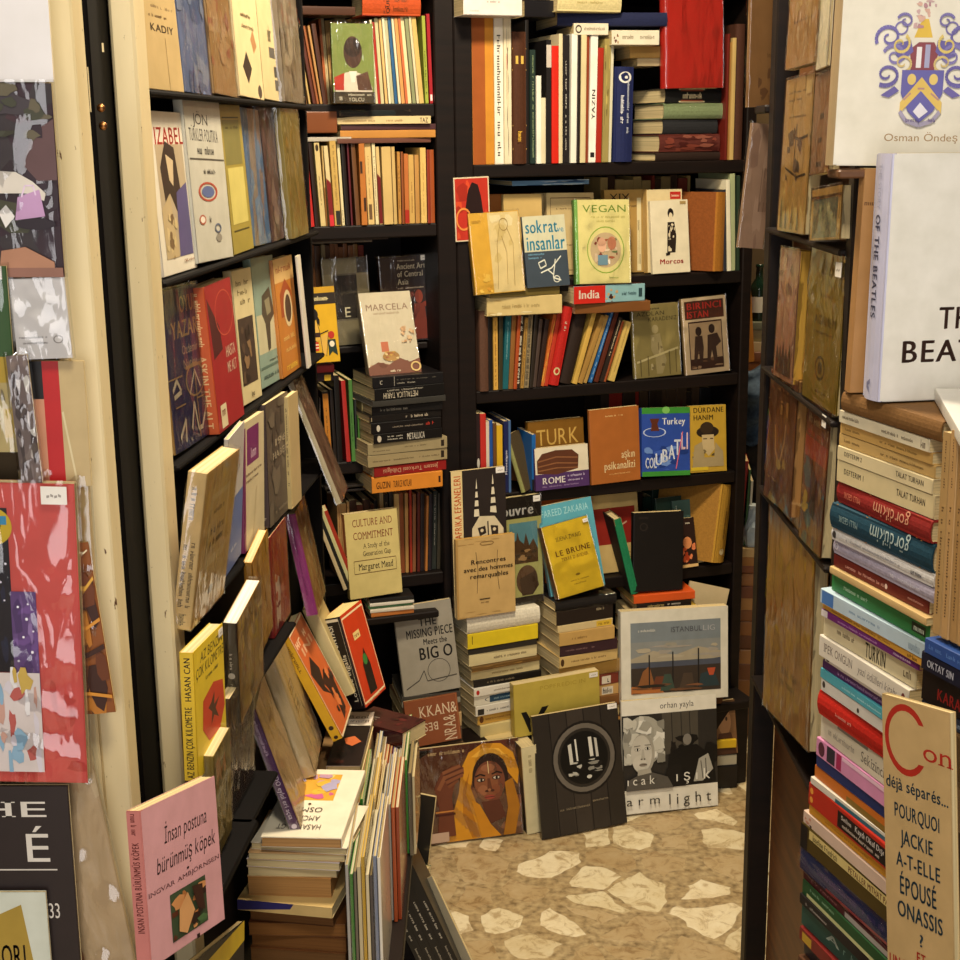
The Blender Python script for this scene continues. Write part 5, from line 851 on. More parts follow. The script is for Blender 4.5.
pile(F2, [(556, 617, 598, 608, '1c1816', dict(wrap=1.4, hard=True, w=.14)), (557, 614, 608, 622, '241a16', dict(sart='d 70 84 8 30 6 a89878')), (558, 613, 622, 629, 'd8c08c', dict(sart='r 70 10 98 90 e0b838;d 74 94 30 70 8 6a4c1c')), (559, 614, 629, 642, 'c8a05c', dict(sart='d 20 50 40 62 12 7a5828')), (560, 617, 642, 653, '382028', dict(sart='d 10 60 40 56 20 8a6a68')), (559, 618, 653, 664, 'd0b070', dict(sart='e 5 50 3 34 4a3018;d 20 80 40 60 26 6a4c28')), (560, 620, 664, 677, 'a8803c', dict(wrap=.8)), (562, 619, 677, 688, '7c3424', dict(sart='r 70 20 86 90 e0d4bc;d 72 84 30 80 3 2a1c18')), (563, 619, 688, 699, 'c89c5c', dict(sart='r 70 20 90 90 e0d4bc;d 72 88 30 80 4 2a1c18'))]+[(564, 620, 699+11*i, 710+11*i, c) for i, c in enumerate(('8a5c30', 'd0b880', '5c3c24', 'c8a868', 'a8783c'))],
  'shorter floor pile under the yellow book', 'paperbacks in the floor pile under the yellow book', base=.2255, w=.13, ref=588)
z2 = F2.uz(588, 598)[1]
face('small yellow paperback with black title in plastic on the shorter pile', (540, 540, 587, 524, 604, 597, 559, 608), F2, .0, z2, t=.024, front='e0bc28', spine='7c4818', page='8a5c28', lean=12, yaw=4, wrap=1.2, sticker=(87, 3, 98, 8), art='Ts 24 78 18 24 4a340c SUENA ZWAIG;Tb 16 92 36 44 6a3c10 LE BRUNE;Ts 26 84 47 52 6a3c10 TERRE D AVENIR;e 52 74 5 1.6 8a6c14;d 34 76 80 82 16 8a6c14;d 40 66 85 87 10 8a6c14')
face('light blue book with faint white capitals behind the small yellow paperback', (537, 513, 590, 501, 606, 590, 550, 602), F2, -.03, z2, t=.014, front='5ca8b8', lean=8, art='T 6 92 5 13 a8d8d8 FAREED ZAKARIA;n 0 30 100 100 6 3 68b0bc 549cb0', spine='3c5c70')
F3 = at_depth(655, 603, 3.285, 14)
pile(F3, [(634, 695, 594, 602, 'd8561c', dict(w=.13, page='a88c50')), (637, 692, 602, 609, '201816', dict(sart='d 20 50 30 70 10 c8b070;d 56 80 30 60 10 d8d0c0')), (640, 697, 609, 613, 'd8b840')]+[(632, 690, 613+13*i, 626+13*i, c) for i, c in enumerate(('c8b080', '8a6038', 'd8c8a0', '5c3820', 'b89058', '3a2c24', 'd0b880', 'a87848'))],
  'pile topped by an orange book', 'books in the pile under the green and black books', base=.2255, w=.12, ref=660)
z3 = F3.uz(660, 594)[1]
face('large plain black book standing on the orange topped pile', (630, 512, 680, 510, 686, 588, 637, 591), F3, -.01, z3, t=.02, front='14100e', hard=True, lean=6, fit=False, art='d 10 30 4 8 4 2c2420;o 20 18 8 5 2 2c2420')
spine_face('hardback with a bright green spine and red head band beside the black book', (616, 515, 624, 513, 636, 589, 629, 592), F3, -.012, .12, z3, front='2c2420', spine='1c7c50', hard=True, fit=False, sart='r 0 0 7 100 d03c20;r 7 0 8 100 e0c890')
face('cream sheet book slanting behind the white framed picture', (686, 578, 724, 590, 724, 640, 684, 636), F3, -.02, None, t=.01, front='c8b48c', lean=10, fit=False)
# big books at floor level
flat(B, B.u_of(626, .24, .088), B.u_of(722, .24, .088), .2256, .262, .085, 'brown hardback lying on the plinth right under the white bordered picture book', '5c3c24', v=.088, hard=True)
face('white bordered picture book of a harbour skyline at dusk', (621, 609, 728, 602, 728, 694, 621, 701), at_depth(675, 698, 3.23, 9), 0, .2625, t=.028, front='dcd6c4', lean=6, yaw=0, name='picture_book', wrap=0,
     art='r 9 13 93 90 8a8c88;r 9 13 93 34 7c8488;p a89c84 9 52 30 44 50 50 72 42 93 48 93 62 9 62;n 9 36 93 54 10 6 b0a48c a0988c 9a9484;T 46 76 19 25 4c4c50 ISTANBUL;T 76 88 19 25 a8a8a8 LIG;d 16 32 20 23 14 d0ccc0;r 9 56 93 62 50545c;p 4c505c 14 60 30 58 50 56 70 58 93 55 93 66 9 66;r 9 62 93 90 3a3028;p b06a34 9 90 9 82 30 78 40 90;p 8a5830 14 86 20 66 26 60 32 86;p 6a3a24 28 86 32 72 40 72 44 86;l 1c1816 1.2 26 48 26 84;l 1c1816 1.2 48 46 48 84;l 1c1816 1.2 72 44 72 86;p 3c4c40 36 88 40 70 46 70 50 88;p 4a3c30 54 86 58 70 66 70 68 86;p 2c3c40 72 86 74 72 86 68 92 86;n 10 80 92 90 8 5 6a4830 28241c 805438;p b85030 80 66 88 66 86 74 82 74')
GF = lambda x, y, a: at_depth(x, y, atZ(x, y, 0)[1], a)
face('square photo book of a woman in a yellow shawl leaning at floor level', (408, 752, 514, 740, 527, 833, 432, 847), GF(479, 840, 14), 0, .0, t=.012, front='6a3c24', lean=9, fit=False, wrap=.8, name='photo_book', mat='gloss',
     art='n 0 0 100 100 24 3 7a4428 5c2c1c 8a5030 4a2418;d 10 46 4 8 16 c8a878;p d89420 42 24 50 9 64 1 82 3 94 14 99 34 97 48 88 34 84 20 70 14 58 18 54 30 50 46 56 66 64 84 70 99 24 99 30 74 38 50;p b87414 50 28 45 52 51 74 57 98 49 98 41 74 42 48;p f0b440 52 14 64 6 80 8 90 20 84 16 70 11 58 15;e 70 37 18 25 2a140c;e 69 42 15.5 22 74402a;e 66 43 11.5 18.5 8a5232;e 62 50 5 5.5 9c6240;e 75 50 4.5 5 84492c;e 68 27 7 4 986040;e 60.5 39 4.2 2.1 2a140c;e 60.5 39 3.1 1.3 d8c8b0;e 61 39 1.3 1.4 180c08;e 76 38 4.2 2.1 2a140c;e 76 38 3.1 1.3 d8c8b0;e 76.4 38 1.3 1.4 180c08;l 1c0c06 1.5 55 35 60 33 65 35;l 1c0c06 1.5 71.5 34 77 32 82 34;p 643620 67 38 69.5 38 71.5 50 66.5 51;e 66 51 2 1.2 4a2414;e 71.5 51 2 1.2 4a2414;e 68.5 50 1.6 1.4 a06844;l e0c890 .7 68 20 68.5 33;e 68.5 57.5 5.4 2.3 9c4434;l 4c1c14 .8 63.5 57.5 73.5 57.3;p 5a2e1c 60 62 78 61 84 80 66 86;p c88418 50 58 58 64 68 86 78 99 58 99;p a86c14 84 44 92 40 98 70 92 99 80 99 86 70;p 6e3a24 14 42 22 26 34 20 44 23 44 30 36 34 31 52 33 93 15 93 18 62;l 8c5434 3.2 23 27 41 21;l 8c5434 3.2 24 32 44 26;l 864e30 3.2 26 37 43 31;l 7c4628 3 28 42 38 36;l 8c5434 4 18 44 26 30;l 4a2414 .6 24 29.5 42 23.6;l 4a2414 .6 25 34.5 43 28.4;l 4a2414 .6 27 39.6 40 33.6;r 14 66 33.4 67.6 c8803c;r 14 69 33.4 71 4a1c10;r 8 88 26 98 c8a890')
face('terracotta cookbook with big cream capitals behind the shawl picture', (402, 702, 455, 692, 463, 738, 410, 748), at_depth(444, 745, 3.08, 14), 0, .2257, t=.014, front='8c4c2c', lean=3, fit=False, art='Ts 26 98 16 40 e0c8a8 KKAN&;Us 10 60 54 72 e0c8a8 BESYA;Vs 68 92 44 98 e0c8a8 NRA&;l b06c40 1 2 2 98 2 98 98')
face('small flame patterned booklet tucked behind the shawl picture', (398, 752, 442, 744, 446, 800, 404, 806), at_depth(425, 803, 3.075, 14), 0, None, t=.004, front='2c1410', lean=6, fit=False, name='booklet', cat='booklet', art='n 0 0 74 80 30 6 d85020 e8a030 a82818 f0c048;r 76 0 98 40 1c1410')
face('grey picture book with bold black lettering and a line drawing', (395, 608, 452, 598, 459, 688, 402, 698), at_depth(430, 693, 3.085, 14), 0, None, t=.012, front='9c9484', lean=6, fit=False, hard=True, art='Ti 26 74 6 13 3a342c Sol Jameson;Tb 40 72 16 25 1c1814 THE;Tb 16 98 27 37 1c1814 MISSING PIECE;Tb 44 86 39 46 1c1814 Meets the;Tb 34 94 48 62 1c1814 BIG O;o 66 76 20 13 1 4a443c;l 4a443c 1.2 6 92 30 84 40 74 44 86 96 84')
pile(at_depth(432, 700, 3.085, 14), [(402, 460, 694, 699, '3c3832', dict(page='a09888')), (402, 460, 699, 705, '8a8678'), (403, 461, 705, 716, '5c3c24'), (404, 462, 716, 730, 'b89868'), (404, 462, 730, 745, '4a3828'), (405, 463, 745, 760, '8a6840'), (405, 463, 760, 775, '6a5038')], 'stack under the grey picture book', 'books stacked under the grey picture book', base=.2255, w=.15)
face('black photo book of a round porthole in a plank door', (528, 718, 612, 705, 632, 822, 546, 841), GF(589, 832, 20), 0, .0, t=.012, front='2c2622', lean=11, fit=False, name='photo_book', mat='gloss', sticker=(88, .3, 99, 4.5),
     art='r 0 0 100 100 332c26;r 0 0 19 100 2a241f;r 39 0 59 100 3a322b;r 80 0 100 100 2c2620;l 120e0c 1 19 0 21 100;l 120e0c 1 39 0 41 100;l 120e0c 1 59 0 61 100;l 120e0c 1 79 0 81 100;e 56 40 38 30 181411;o 56 40 36 28 5 6a6258;o 56 40 31 24 3 2a2520;e 56 40 28 21.5 0c0a09;p c8c4b8 38 28 42 27 43 44 39 44;p d8d4c8 46 24 48 24 49 42 47 42;p d8d4c8 62 24 66 24 67 40 63 40;p c0bcb0 69 25 72 26 73 41 70 41;n 36 42 76 54 22 4 b8b4a8 1c1816 8a867c 0c0a09;e 60 56 3 1.5 d0ccc0;d 22 58 78 80 40 8a7c64;d 60 80 75 77 14 8a7c64')
face('white edged photo book of a pale haired child and a dark crowd', (613, 703, 708, 697, 726, 805, 632, 817), GF(679, 811, 13), 0, .0, t=.012, front='e6e0d0', lean=9, fit=False, name='photo_book',
     art='T 40 76 3.5 9 3a3430 orhan yayla;r 0 13 100 79 2c2824;r 42 13 80 50 4c463c;l 2c2824 1 52 13 53 50;l 2c2824 1 62 13 63 50;l 2c2824 1 71 13 72 50;n 50 34 100 78 24 8 0e0c0b 16120f 241e1a;e 68 38 4.5 5 7c766c;p 0e0c0b 48 50 60 44 78 43 96 56 98 78 46 78;p a8a498 80 56 90 52 95 66 84 76 74 76;l 5a564e 1 82 58 84 74;l 5a564e 1 87 56 88 73;p 141110 40 79 46 62 60 58 66 79;e 22 36 22 22 a8a496;n 1 14 44 56 46 6 c8c4b6 a09c8e e0dcd0 888478;e 20.5 47 12.5 18 a29c8e;e 19 47 11 16.5 c4beb0;e 17 55 7 7 ccc6b8;e 15 43 3 1.5 847e72;e 15 43 2.2 1.1 f0ece0;e 15 43 1.1 1.2 1c1814;e 25.5 42.5 3 1.5 847e72;e 25.5 42.5 2.2 1.1 e0dcd0;e 25.5 42.5 1.1 1.2 1c1814;l 7c766a .8 11.5 40 18 39.6;l 7c766a .8 22.5 39.4 29 39.4;p b0aa9c 19.5 43 21.5 43 22.5 51 18.5 51.5;e 19 51.6 1.1 .7 6a6458;e 22 51.6 1.1 .7 6a6458;e 20.5 56.6 4.2 1.5 8c8074;l 4c463c .6 16.8 56.5 24.4 56.4;p a8a294 15 61 28 60 30 68 14 69;p 56514a 14 66 30 64 46 69 52 79 2 79 4 70;l 3c3832 .8 10 72 34 70;T 3 33 66 74 e0dcd0 ı c a k;T 54 92 64 74 e0dcd0 ı ş ı k;T 2 38 84 92 3a3630 a r m;T 46 92 84 94 3a3630 l i g h t')
face('mustard yellow book with a bold black letter behind the porthole book', (511, 693, 596, 678, 603, 728, 517, 745), at_depth(560, 737, 3.152, 20), 0, .2257, t=.024, front='bfa848', spine='b09838', lean=0, fit=False, sticker=(88, 2, 98, 11), art='T 30 84 10 18 a89030 POPFREDIC IN;p 1c1814 8 54 14 54 22 80 32 50 38 50 24 94 17 94;p 1c1814 36 50 40 49 30 74 27 70')
spine_face('cream paperback spine standing between the shawl and porthole books', (520, 750, 534, 747, 544, 832, 529, 836), GF(537, 836, 20), -.012, .13, .0, front='3a2c20', spine='d8cba0', fit=False, sart='d 10 30 30 60 8 8a7a58')
face('brown sepia portrait booklet beside the pale haired child photo book', (706, 702, 734, 700, 738, 752, 712, 757), at_depth(725, 755, 3.30, 8), 0, None, t=.01, front='7c5838', lean=8, fit=False, name='booklet', cat='booklet', art='e 58 38 24 26 a87c54;e 48 34 4 4 3a2418;e 66 34 4 4 3a2418;p 4a2c1c 34 60 80 60 96 100 16 100;n 0 0 100 30 8 4 5a3c24 8a6440')
pile(at_depth(728, 760, 3.3, 8), [(712, 736, 740, 748, 'd8b020'), (713, 737, 748, 756, '181414', dict(sart='r 60 20 90 80 c83020')), (713, 737, 756, 766, 'b0a890'), (713, 737, 766, 778, '141010')], 'small pile beside the child photo book', 'small pile at the bookcase corner', base=.001, w=.1)
# ------------------------------------------------------------------ the display rack across the aisle
def kb(label, quad, v, z=None, **kw):
    kw.setdefault('lean', 2); kw.setdefault('t', .014); kw.setdefault('fit', False)
    return face(label, quad, K, v, z, **kw)
kb('tan wrapped paperback topmost at the head of the display rack', (792, -48, 824, -66, 818, 60, 787, 71), .012, None, front='a87c44', wrap=1, art='d 20 80 60 63 10 6a4420')
kb('white card in bright plastic at the head of the display rack', (820, -40, 832, -48, 829, 64, 818, 70), .012, None, front='ece0c0', wrap=1.5, t=.004, name='card', cat='card')  # added card; its white paints the bright reflection in the plastic wraps
kb('tan paperback with a Japanese style ink sketch on the display rack', (783, 72, 811, 64, 810, 225, 782, 222), .014, 1.4625, front='b48c48', t=.016, wrap=.8, art='d 14 80 8 10 12 4a3418;d 14 60 13 15 10 4a3418;d 14 80 24 26 10 4a3418;l 3a2814 2 20 36 60 40 90 38;l 3a2814 3 50 30 46 60;l 3a2814 1.5 16 58 60 64 90 62;n 20 32 80 66 9 5 4a341c 5a4424;r 76 4 94 12 c8a868;p 4a341c 10 84 14 76 20 98 10 98;p 5a4424 30 82 36 98 28 98;p 5a4424 54 80 58 98 48 98;p 5a4424 74 82 78 98 70 98')
kb('brown paperback with small dark labels on the display rack', (813, 77, 832, 70, 831, 170, 813, 176), .012, None, front='8a6038', wrap=1, art='r 40 40 60 46 3a2414;r 36 64 56 69 3a2414;r 30 88 60 93 3a2414')
kb('tan paperback with a grey green panel on the display rack', (812, 186, 843, 172, 841, 234, 811, 229), .016, 1.4625, front='b08844', wrap=1, art='r 8 20 88 96 6c7058;n 8 20 88 96 12 3 78785c 5c604c 848060;r 0 14 100 19 5a3c1c')
kb('pinkish paperback with a skyline of dark strokes in cloudy plastic', (778, 231, 797, 233, 797, 371, 778, 361), .012, 1.2505, front='a87858', t=.018, wrap=1.4, page='d8a848', art='r 4 3 96 97 b08064;n 4 4 90 40 8 5 7c5440 c8a080;p 3a2418 10 96 10 82 16 74 24 84 30 72 38 84 46 70 54 84 62 74 70 84 78 70 86 80 90 96')
kb('gold wrapped booklet with faint emblem, first by the near post', (809, 230, 848, 238, 838, 399, 806, 384), .008, 1.2505, front='8c7424', t=.01, wrap=1.6, sticker=(82, 6, 97, 15), mat='gloss', name='booklet', cat='booklet', art='d 30 80 14 16 12 5a4818;d 36 70 28 30 10 5a4818;Tb 24 84 42 48 5a4818 AGAMEM;d 24 84 52 54 12 5a4818;o 48 76 14 8 3 4a3c14;e 48 76 6 4 4a3c14;d 30 70 90 92 10 5a4818')
kb('brown wrapped book with a pale curved mark on the display rack', (767, 371, 793, 387, 796, 527, 768, 505), .014, 1.0605, front='6a4020', t=.02, wrap=1.2, page='b88850', art='d 30 70 10 13 6 b88c58;l b08450 4 30 40 34 60 50 68 64 50 66 36;n 0 60 100 100 12 4 7a4c28 a88c40 5a3418;T 40 80 18 30 a8783c il')
kb('reddish brown wrapped book with a price sticker beside the near post', (805, 394, 830, 408, 822, 560, 803, 538), .012, 1.0605, front='7c4828', t=.014, wrap=1.2, sticker=(82, 4, 98, 12), art='d 10 80 10 16 9 c0a878;d 10 80 20 24 9 b04c30;r 0 26 100 40 a04028;n 0 40 100 100 16 5 6a3c20 9a6c34 50605c c0a040;p 3a2418 36 40 60 50 64 80 40 76')
kb('plain kraft backed book in stiff plastic hanging low on the display rack', (771, 549, 816, 582, 804, 806, 758, 758), .016, .7405, front='ac7c3c', t=.018, wrap=.8, art='n 0 0 100 100 12 9 b48444 a07434;T 40 74 74 77 6a4820 BILGI;d 40 70 79 82 8 6a4820')
# wrapped things hung on the far side of the rack post
HF = at_depth(760, 110, 2.30, 14)
face('brown paper wrapped booklet hanging from the rack rail beside the post', (751, -18, 780, -18, 778, 107, 749, 107), HF, 0, None, t=.012, front='8a6238', lean=0, fit=False, wrap=1, name='booklet', cat='booklet', art='d 60 96 56 60 6 6a4824;l b03020 3 76 20 92 26;n 20 60 90 98 6 3 7a5430 6a4628')
face('greyish pink wrapped booklet hanging below the brown one', (750, 123, 773, 124, 767, 250, 741, 247), HF, 0, None, t=.01, front='9c7c64', lean=0, fit=False, wrap=1.4, name='booklet', cat='booklet', art='n 0 0 100 100 10 5 a88870 8c6c58;d 60 94 20 70 4 7a5c48')
# ------------------------------------------------------------------ the room beyond, seen between the bookcase and the rack
case('side_stand', Fr((0, 0, 0), 0), [('top_board', (.60, 3.95, .90), (1.10, 4.35, .925), 'wood')]+[('leg', (x, y, 0), (x+.03, y+.03, .90), 'wood') for x in (.61, 1.06) for y in (3.96, 4.31)], 'brown side table in the far room with stacked books')
spine_face('orange brown book standing on edge on the far side table', (742, 272, 755, 270, 750, 362, 739, 364), at_depth(746, 363, 3.98, 20), 0, .14, None, front='8a4c20', spine='b87830')
pile(at_depth(757, 340, 4.05, -8), [(750, 764, 322, 330, '6a6c50'), (749, 764, 330, 342, 'a89858'), (749, 764, 342, 352, 'c0a878'), (748, 764, 352, 362, '7c4c28'), (748, 765, 362, 378, '8a5830')], 'stack on the far side table', 'books stacked on the far side table', base=.926, w=.15)
bo = empty('bottle', mat4(np.array([1., 0, 0]), np.array([0, 1., 0]), UP, atY(758, 322, 4.09))); tag(bo, 'dark green bottle standing on the far stack of books', 'bottle')
prof = [(.0, 0), (.026, 0), (.028, .006), (.028, .09), (.024, .105), (.011, .125), (.0095, .155), (.0115, .157), (.0115, .165), (.0, .165)]
k = 18; vs = [(r*math.cos(i*math.tau/k), r*math.sin(i*math.tau/k), z) for r, z in prof for i in range(k)]
mk('glass_body', vs, [(j*k+i, j*k+(i+1) % k, j*k+k+(i+1) % k, j*k+k+i) for j in range(len(prof)-1) for i in range(k)], M['bottle'], bo, smooth=True)
vs = [(.0288*math.cos(-2.6+i*2/10), .0288*math.sin(-2.6+i*2/10), z) for z in (.03, .075) for i in range(11)]
mk('paper_label', vs, [(i, i+1, 12+i, 11+i) for i in range(10)], M['ink'], bo, [lin('d8d4c4')]*10)
# a draped jacket
jk = empty('jacket', mat4(np.array([1., 0, 0]), np.array([0, 1., 0]), UP, atY(753, 440, 3.9))); tag(jk, 'blue denim and black jacket draped over the far side table edge', 'jacket')
def drape(name, x0, x1, z0, z1, y0, mat, seed):
    rg = random.Random(seed); nx, nz = 14, 18; vs = []
    ph = [rg.uniform(0, 6) for _ in range(4)]
    for j in range(nz):
        for i in range(nx):
            a, b = i/(nx-1), j/(nz-1)
            vs.append((x0+(x1-x0)*a, y0-.02*math.sin(7*b+5*a+ph[0])-.012*math.sin(17*b-4*a+ph[1])-.03*math.sin(math.pi*a), z0+(z1-z0)*b+.01*math.sin(9*a+ph[2])))
    n = len(vs); vs += [(x, y+.05, z) for x, y, z in vs]
    fs = [(j*nx+i, j*nx+i+1, (j+1)*nx+i+1, (j+1)*nx+i) for j in range(nz-1) for i in range(nx-1)]
    fs += [tuple(n+q for q in f[::-1]) for f in fs]
    rim = [i for i in range(nx)]+[j*nx+nx-1 for j in range(1, nz)]+[(nz-1)*nx+i for i in range(nx-2, -1, -1)]+[j*nx for j in range(nz-2, 0, -1)]
    fs += [(rim[q], n+rim[q], n+rim[(q+1) % len(rim)], rim[(q+1) % len(rim)]) for q in range(len(rim))]
    mk(name, vs, fs, M[mat], jk, smooth=True)
drape('denim_sleeve', -.05, .09, .0, .20, 0, 'denim', 3); drape('black_lining', -.05, .10, -.24, .0, .01, 'blackcloth', 8)
GS = at_depth(744, 650, 3.62, -6)
pile(GS, [(734, 757, 548, 557, 'd8b478'), (735, 755, 557, 566, 'b07838'), (734, 754, 566, 574, '8a4c24'), (735, 756, 574, 586, 'a8703c'), (734, 754, 586, 598, '7c4420'), (735, 755, 598, 610, 'b88448'), (736, 753, 610, 622, '8a5428'), (735, 755, 622, 636, '9c6430'), (734, 753, 636, 650, '6a3c1c'), (735, 754, 650, 664, 'a87440'), (735, 753, 664, 680, '7a4824'), (734, 754, 680, 697, '94602c'), (735, 753, 697, 715, '6a3c1c'), (735, 755, 715, 735, '84501f')],
  'tall brown stack beyond the bookcase', 'tall brown stack of old books beyond the bookcase', base=.001, w=.15, ref=745)
zg = GS.uz(745, 548)[1]
uprights(GS, -.02, zg, [(737, 743, 462, 5, 'c02c24'), (743.5, 746.5, 470, 3, '3c6c3c'), (747, 749.5, 482, 2, 'e0d8c4')], 'on top of the tall brown stack', 'three books standing on the tall brown stack', w=.12)
bg = empty('plastic_bag', mat4(np.array([1., 0, 0]), np.array([0, 1., 0]), UP, GS.pt(GS.u_of(753.5, zg, -.03), zg+.001, -.03))); tag(bg, 'pale bluish crumpled plastic bag beside the red book on the brown stack', 'bag')
rg = random.Random(4); vs = []; nb, nl = 16, 9
for j in range(nl):
    for i in range(nb):
        a = i*math.tau/nb; f = (.6+.4*math.sin(math.pi*min(1, .25+j/nl)))*(1+.16*rg.uniform(-1, 1)); vs.append((.03*f*math.cos(a), .03*f*math.sin(a), .11*j/(nl-1)))
mk('crumpled_film', vs, [(j*nb+i, j*nb+(i+1) % nb, j*nb+nb+(i+1) % nb, j*nb+nb+i) for j in range(nl-1) for i in range(nb)]+[tuple(range((nl-1)*nb, nl*nb)), tuple(range(nb-1, -1, -1))], M['paleplastic'], bg)
# ------------------------------------------------------------------ the near pile by the entrance and the big white books
case('low_table_stand', Fr((0, 0, 0), 0), [('top_board', (.345, 1.10, .475), (.95, 1.70, .50), 'wood')]+[('leg', (x, y, 0), (x+.04, y+.04, .475), 'wood') for x in (.36, .90) for y in (1.17, 1.64)], 'low brown table under the near pile of spines')
NP = at_depth(932, 500, 1.5, -73)
pile(NP, [(845, 944, 391, 411, '7c5830', dict(w=.16, hard=True)), (840, 930, 411, 422, 'd8cdb0', dict(sart='d 4 24 30 60 12 4a3828;d 50 84 40 66 22 4a3828;d 92 97 20 80 3 5a4838')), (839, 930, 422, 433, 'c8a05c', dict(sart='d 6 24 36 60 10 5a4020;d 46 86 40 64 22 5a4020')), (838, 931, 433, 445, 'cca868', dict(sart='d 6 24 36 60 10 5a4020;d 46 90 40 64 22 5a4020')), (838, 931, 445, 459, 'dccba0', dict(sart='Tb 8 28 26 60 2c2018 DEFTERIM 2;Tb 64 92 26 66 3a2c20 TALAT TURHAN')), (837, 932, 459, 481, 'd8c698', dict(sart='Tb 8 30 30 56 2c2018 DEFTERIM 1;Tb 64 92 28 58 3a2c20 TALAT TURHAN')),
 (836, 932, 481, 502, '8c2420', dict(hard=True, sart='r 2 0 4 100 c87838;r 36 0 38 100 d08838;r 86 0 87.5 100 d08838;U 9 28 36 66 d87c60 MILLI GEDIK;U 42 80 20 84 d89878 gordikim')), (834, 933, 502, 527, '1c4050', dict(hard=True, sart='r 5 0 7 100 c89050;r 36 0 38 100 c89050;r 88 0 89.5 100 c89050;U 10 30 36 62 88a0a0 MILLI GEDIK;U 42 80 18 80 a8b8b4 gördükim')),
 (833, 934, 527, 539, 'd4d0cc', dict(hard=True, sart='e 3.5 50 2 30 3a3838;d 16 70 36 60 34 8a8890;d 80 90 30 70 5 4a4850')), (832, 934, 539, 553, 'aaa2b4', dict(hard=True, sart='o 4 40 2 24 .6 e0dce0;d 60 90 36 60 16 d0ccd4')), (832, 926, 553, 566, '68201c', dict(sart='d 14 56 40 66 26 d8a090;e 58 52 1.4 20 e8d0c0;d 80 96 40 60 8 c89080')), (831, 930, 566, 573, 'd0b078'), (829, 928, 573, 590, '2c7c40', dict(sart='d 14 40 40 62 14 b8d8b8;r 84 24 97 74 183020;d 86 96 34 64 4 d8e8d8')),
 (824, 926, 590, 602, 'b8ccd8', dict(sart='r 2 5 14 95 4878b8;d 30 60 40 60 14 6a88a8;d 84 96 24 80 6 8aa0b0')), (823, 924, 602, 608, 'd8a040', dict(sart='d 10 70 30 70 30 8a5c20;d 86 95 20 80 4 5a3810')), (823, 918, 608, 615, '702474', dict(sart='r 0 0 7 100 e0d8d8;d 14 60 34 66 30 c898c8;d 76 94 30 70 14 e0c8e0')), (822, 912, 615, 635, 'dccfa8', dict(sart='d 16 36 30 56 12 4a3420;Tb 48 70 10 86 2a2418 TÜRKIN;d 88 96 30 70 3 5a4830')), (820, 910, 635, 655, 'e2dacb', dict(sart='Ts 6 40 24 66 6a5c54 IPEK ONGUN;Ti 46 88 26 66 8a8078 yazi ödülleri kitabı;e 95 50 2 24 6a2c34')),
 (823, 906, 655, 661, 'e4dcd0', dict(sart='e 4 50 2 36 4a3848')), (820, 902, 661, 668, '4c2460', dict(sart='d 20 80 30 70 30 b898c8')), (819, 899, 668, 677, '50a8b8', dict(sart='d 30 80 40 60 20 b8e0e4')), (820, 899, 677, 690, 'd4d0c8', dict(sart='e 4 40 2 28 3a3430;e 50 60 1.5 20 3a3430')), (818, 899, 690, 714, 'c02418', dict(hard=True, sart='d 24 44 44 58 12 e8a090')), (816, 899, 714, 738, 'ded4bc', dict(sart='d 8 44 40 66 16 9a9084;Ts 52 80 30 72 5a5048 Sekizinci;Ts 84 99 30 72 5a5048 Renk;r 22 0 60 16 8a8478')), (814, 898, 738, 755, 'd890b8', dict(sart='e 7 50 4 40 5a2c3c;r 14 4 24 90 2c2c38;r 26 4 32 90 a82858;r 33 4 90 24 f0c8dc;e 95 60 2.6 26 8a2050')),
 (813, 897, 755, 766, '24346c', dict(sart='d 10 80 84 96 20 3a4c8c')), (811, 896, 766, 777, 'cc7024', dict(sart='r 40 50 100 100 8a6c2c')), (810, 896, 777, 783, 'dcd4c4', dict(sart='r 30 40 100 100 2c6878')), (808, 896, 783, 804, 'b82c1c', dict(sart='e 4 30 2 14 e8a040;e 4 70 2 14 e8a040;r 36 16 92 88 1c1412;Tb 40 52 26 46 e0d4c8 Selim;Tb 56 88 22 48 e8e0d8 Kaydı Okul Dışı;d 42 84 60 76 18 c8b8a8')), (807, 895, 804, 813, 'd8982c', dict(sart='d 20 70 40 60 22 a06818')), (803, 894, 813, 822, 'd8bca8', dict(sart='n 0 0 12 100 5 3 4a2c28 c88870')), (802, 893, 822, 846, '4c3c14', dict(sart='r 10 4 100 40 d8c480;Tb 14 42 10 36 3a2c14 Josefine Friedrich;Tb 54 98 10 36 6a2c14 PETALLER MITHAT PAR;r 0 0 8 100 181414')),
 (801, 892, 846, 868, '243468', dict(wrap=.8, sart='d 20 90 30 60 26 5c4c88;r 30 86 100 98 b84c50')), (802, 891, 868, 878, '4c1820', dict(sart='r 50 30 98 90 b0a8a0;d 10 44 30 60 12 a86c70')), (802, 890, 878, 893, '24502c', dict(sart='r 6 70 96 96 c8c890;d 10 40 20 40 10 88b08c')), (801, 889, 893, 902, '201c1c', dict(sart='d 8 34 40 70 10 a8a098')), (800, 888, 902, 924, '2c5448', dict(sart='Tb 30 46 24 60 b8c8b8 A;d 50 90 30 60 14 8ab0a0')), (801, 888, 924, 938, '7c2420', dict(sart='r 4 20 16 90 c8a030')), (801, 888, 938, 954, '2c2830'), (801, 888, 954, 972, '5c3c28'), (801, 887, 972, 990, 'b8a078')],
 'near pile by the entrance', 'spines in the near pile by the entrance', base=.5005, w=.14, ref='L', jit=1.2)
zn = NP.uz(845, 391)[1]
ledge = boxes('wall_shelf', [((.412, 1.655, 1.549), (.85, 1.71, 1.5585))], M['wood'], None, .002); tag(ledge, 'thin reddish shelf board carrying the big crest book', 'shelf')
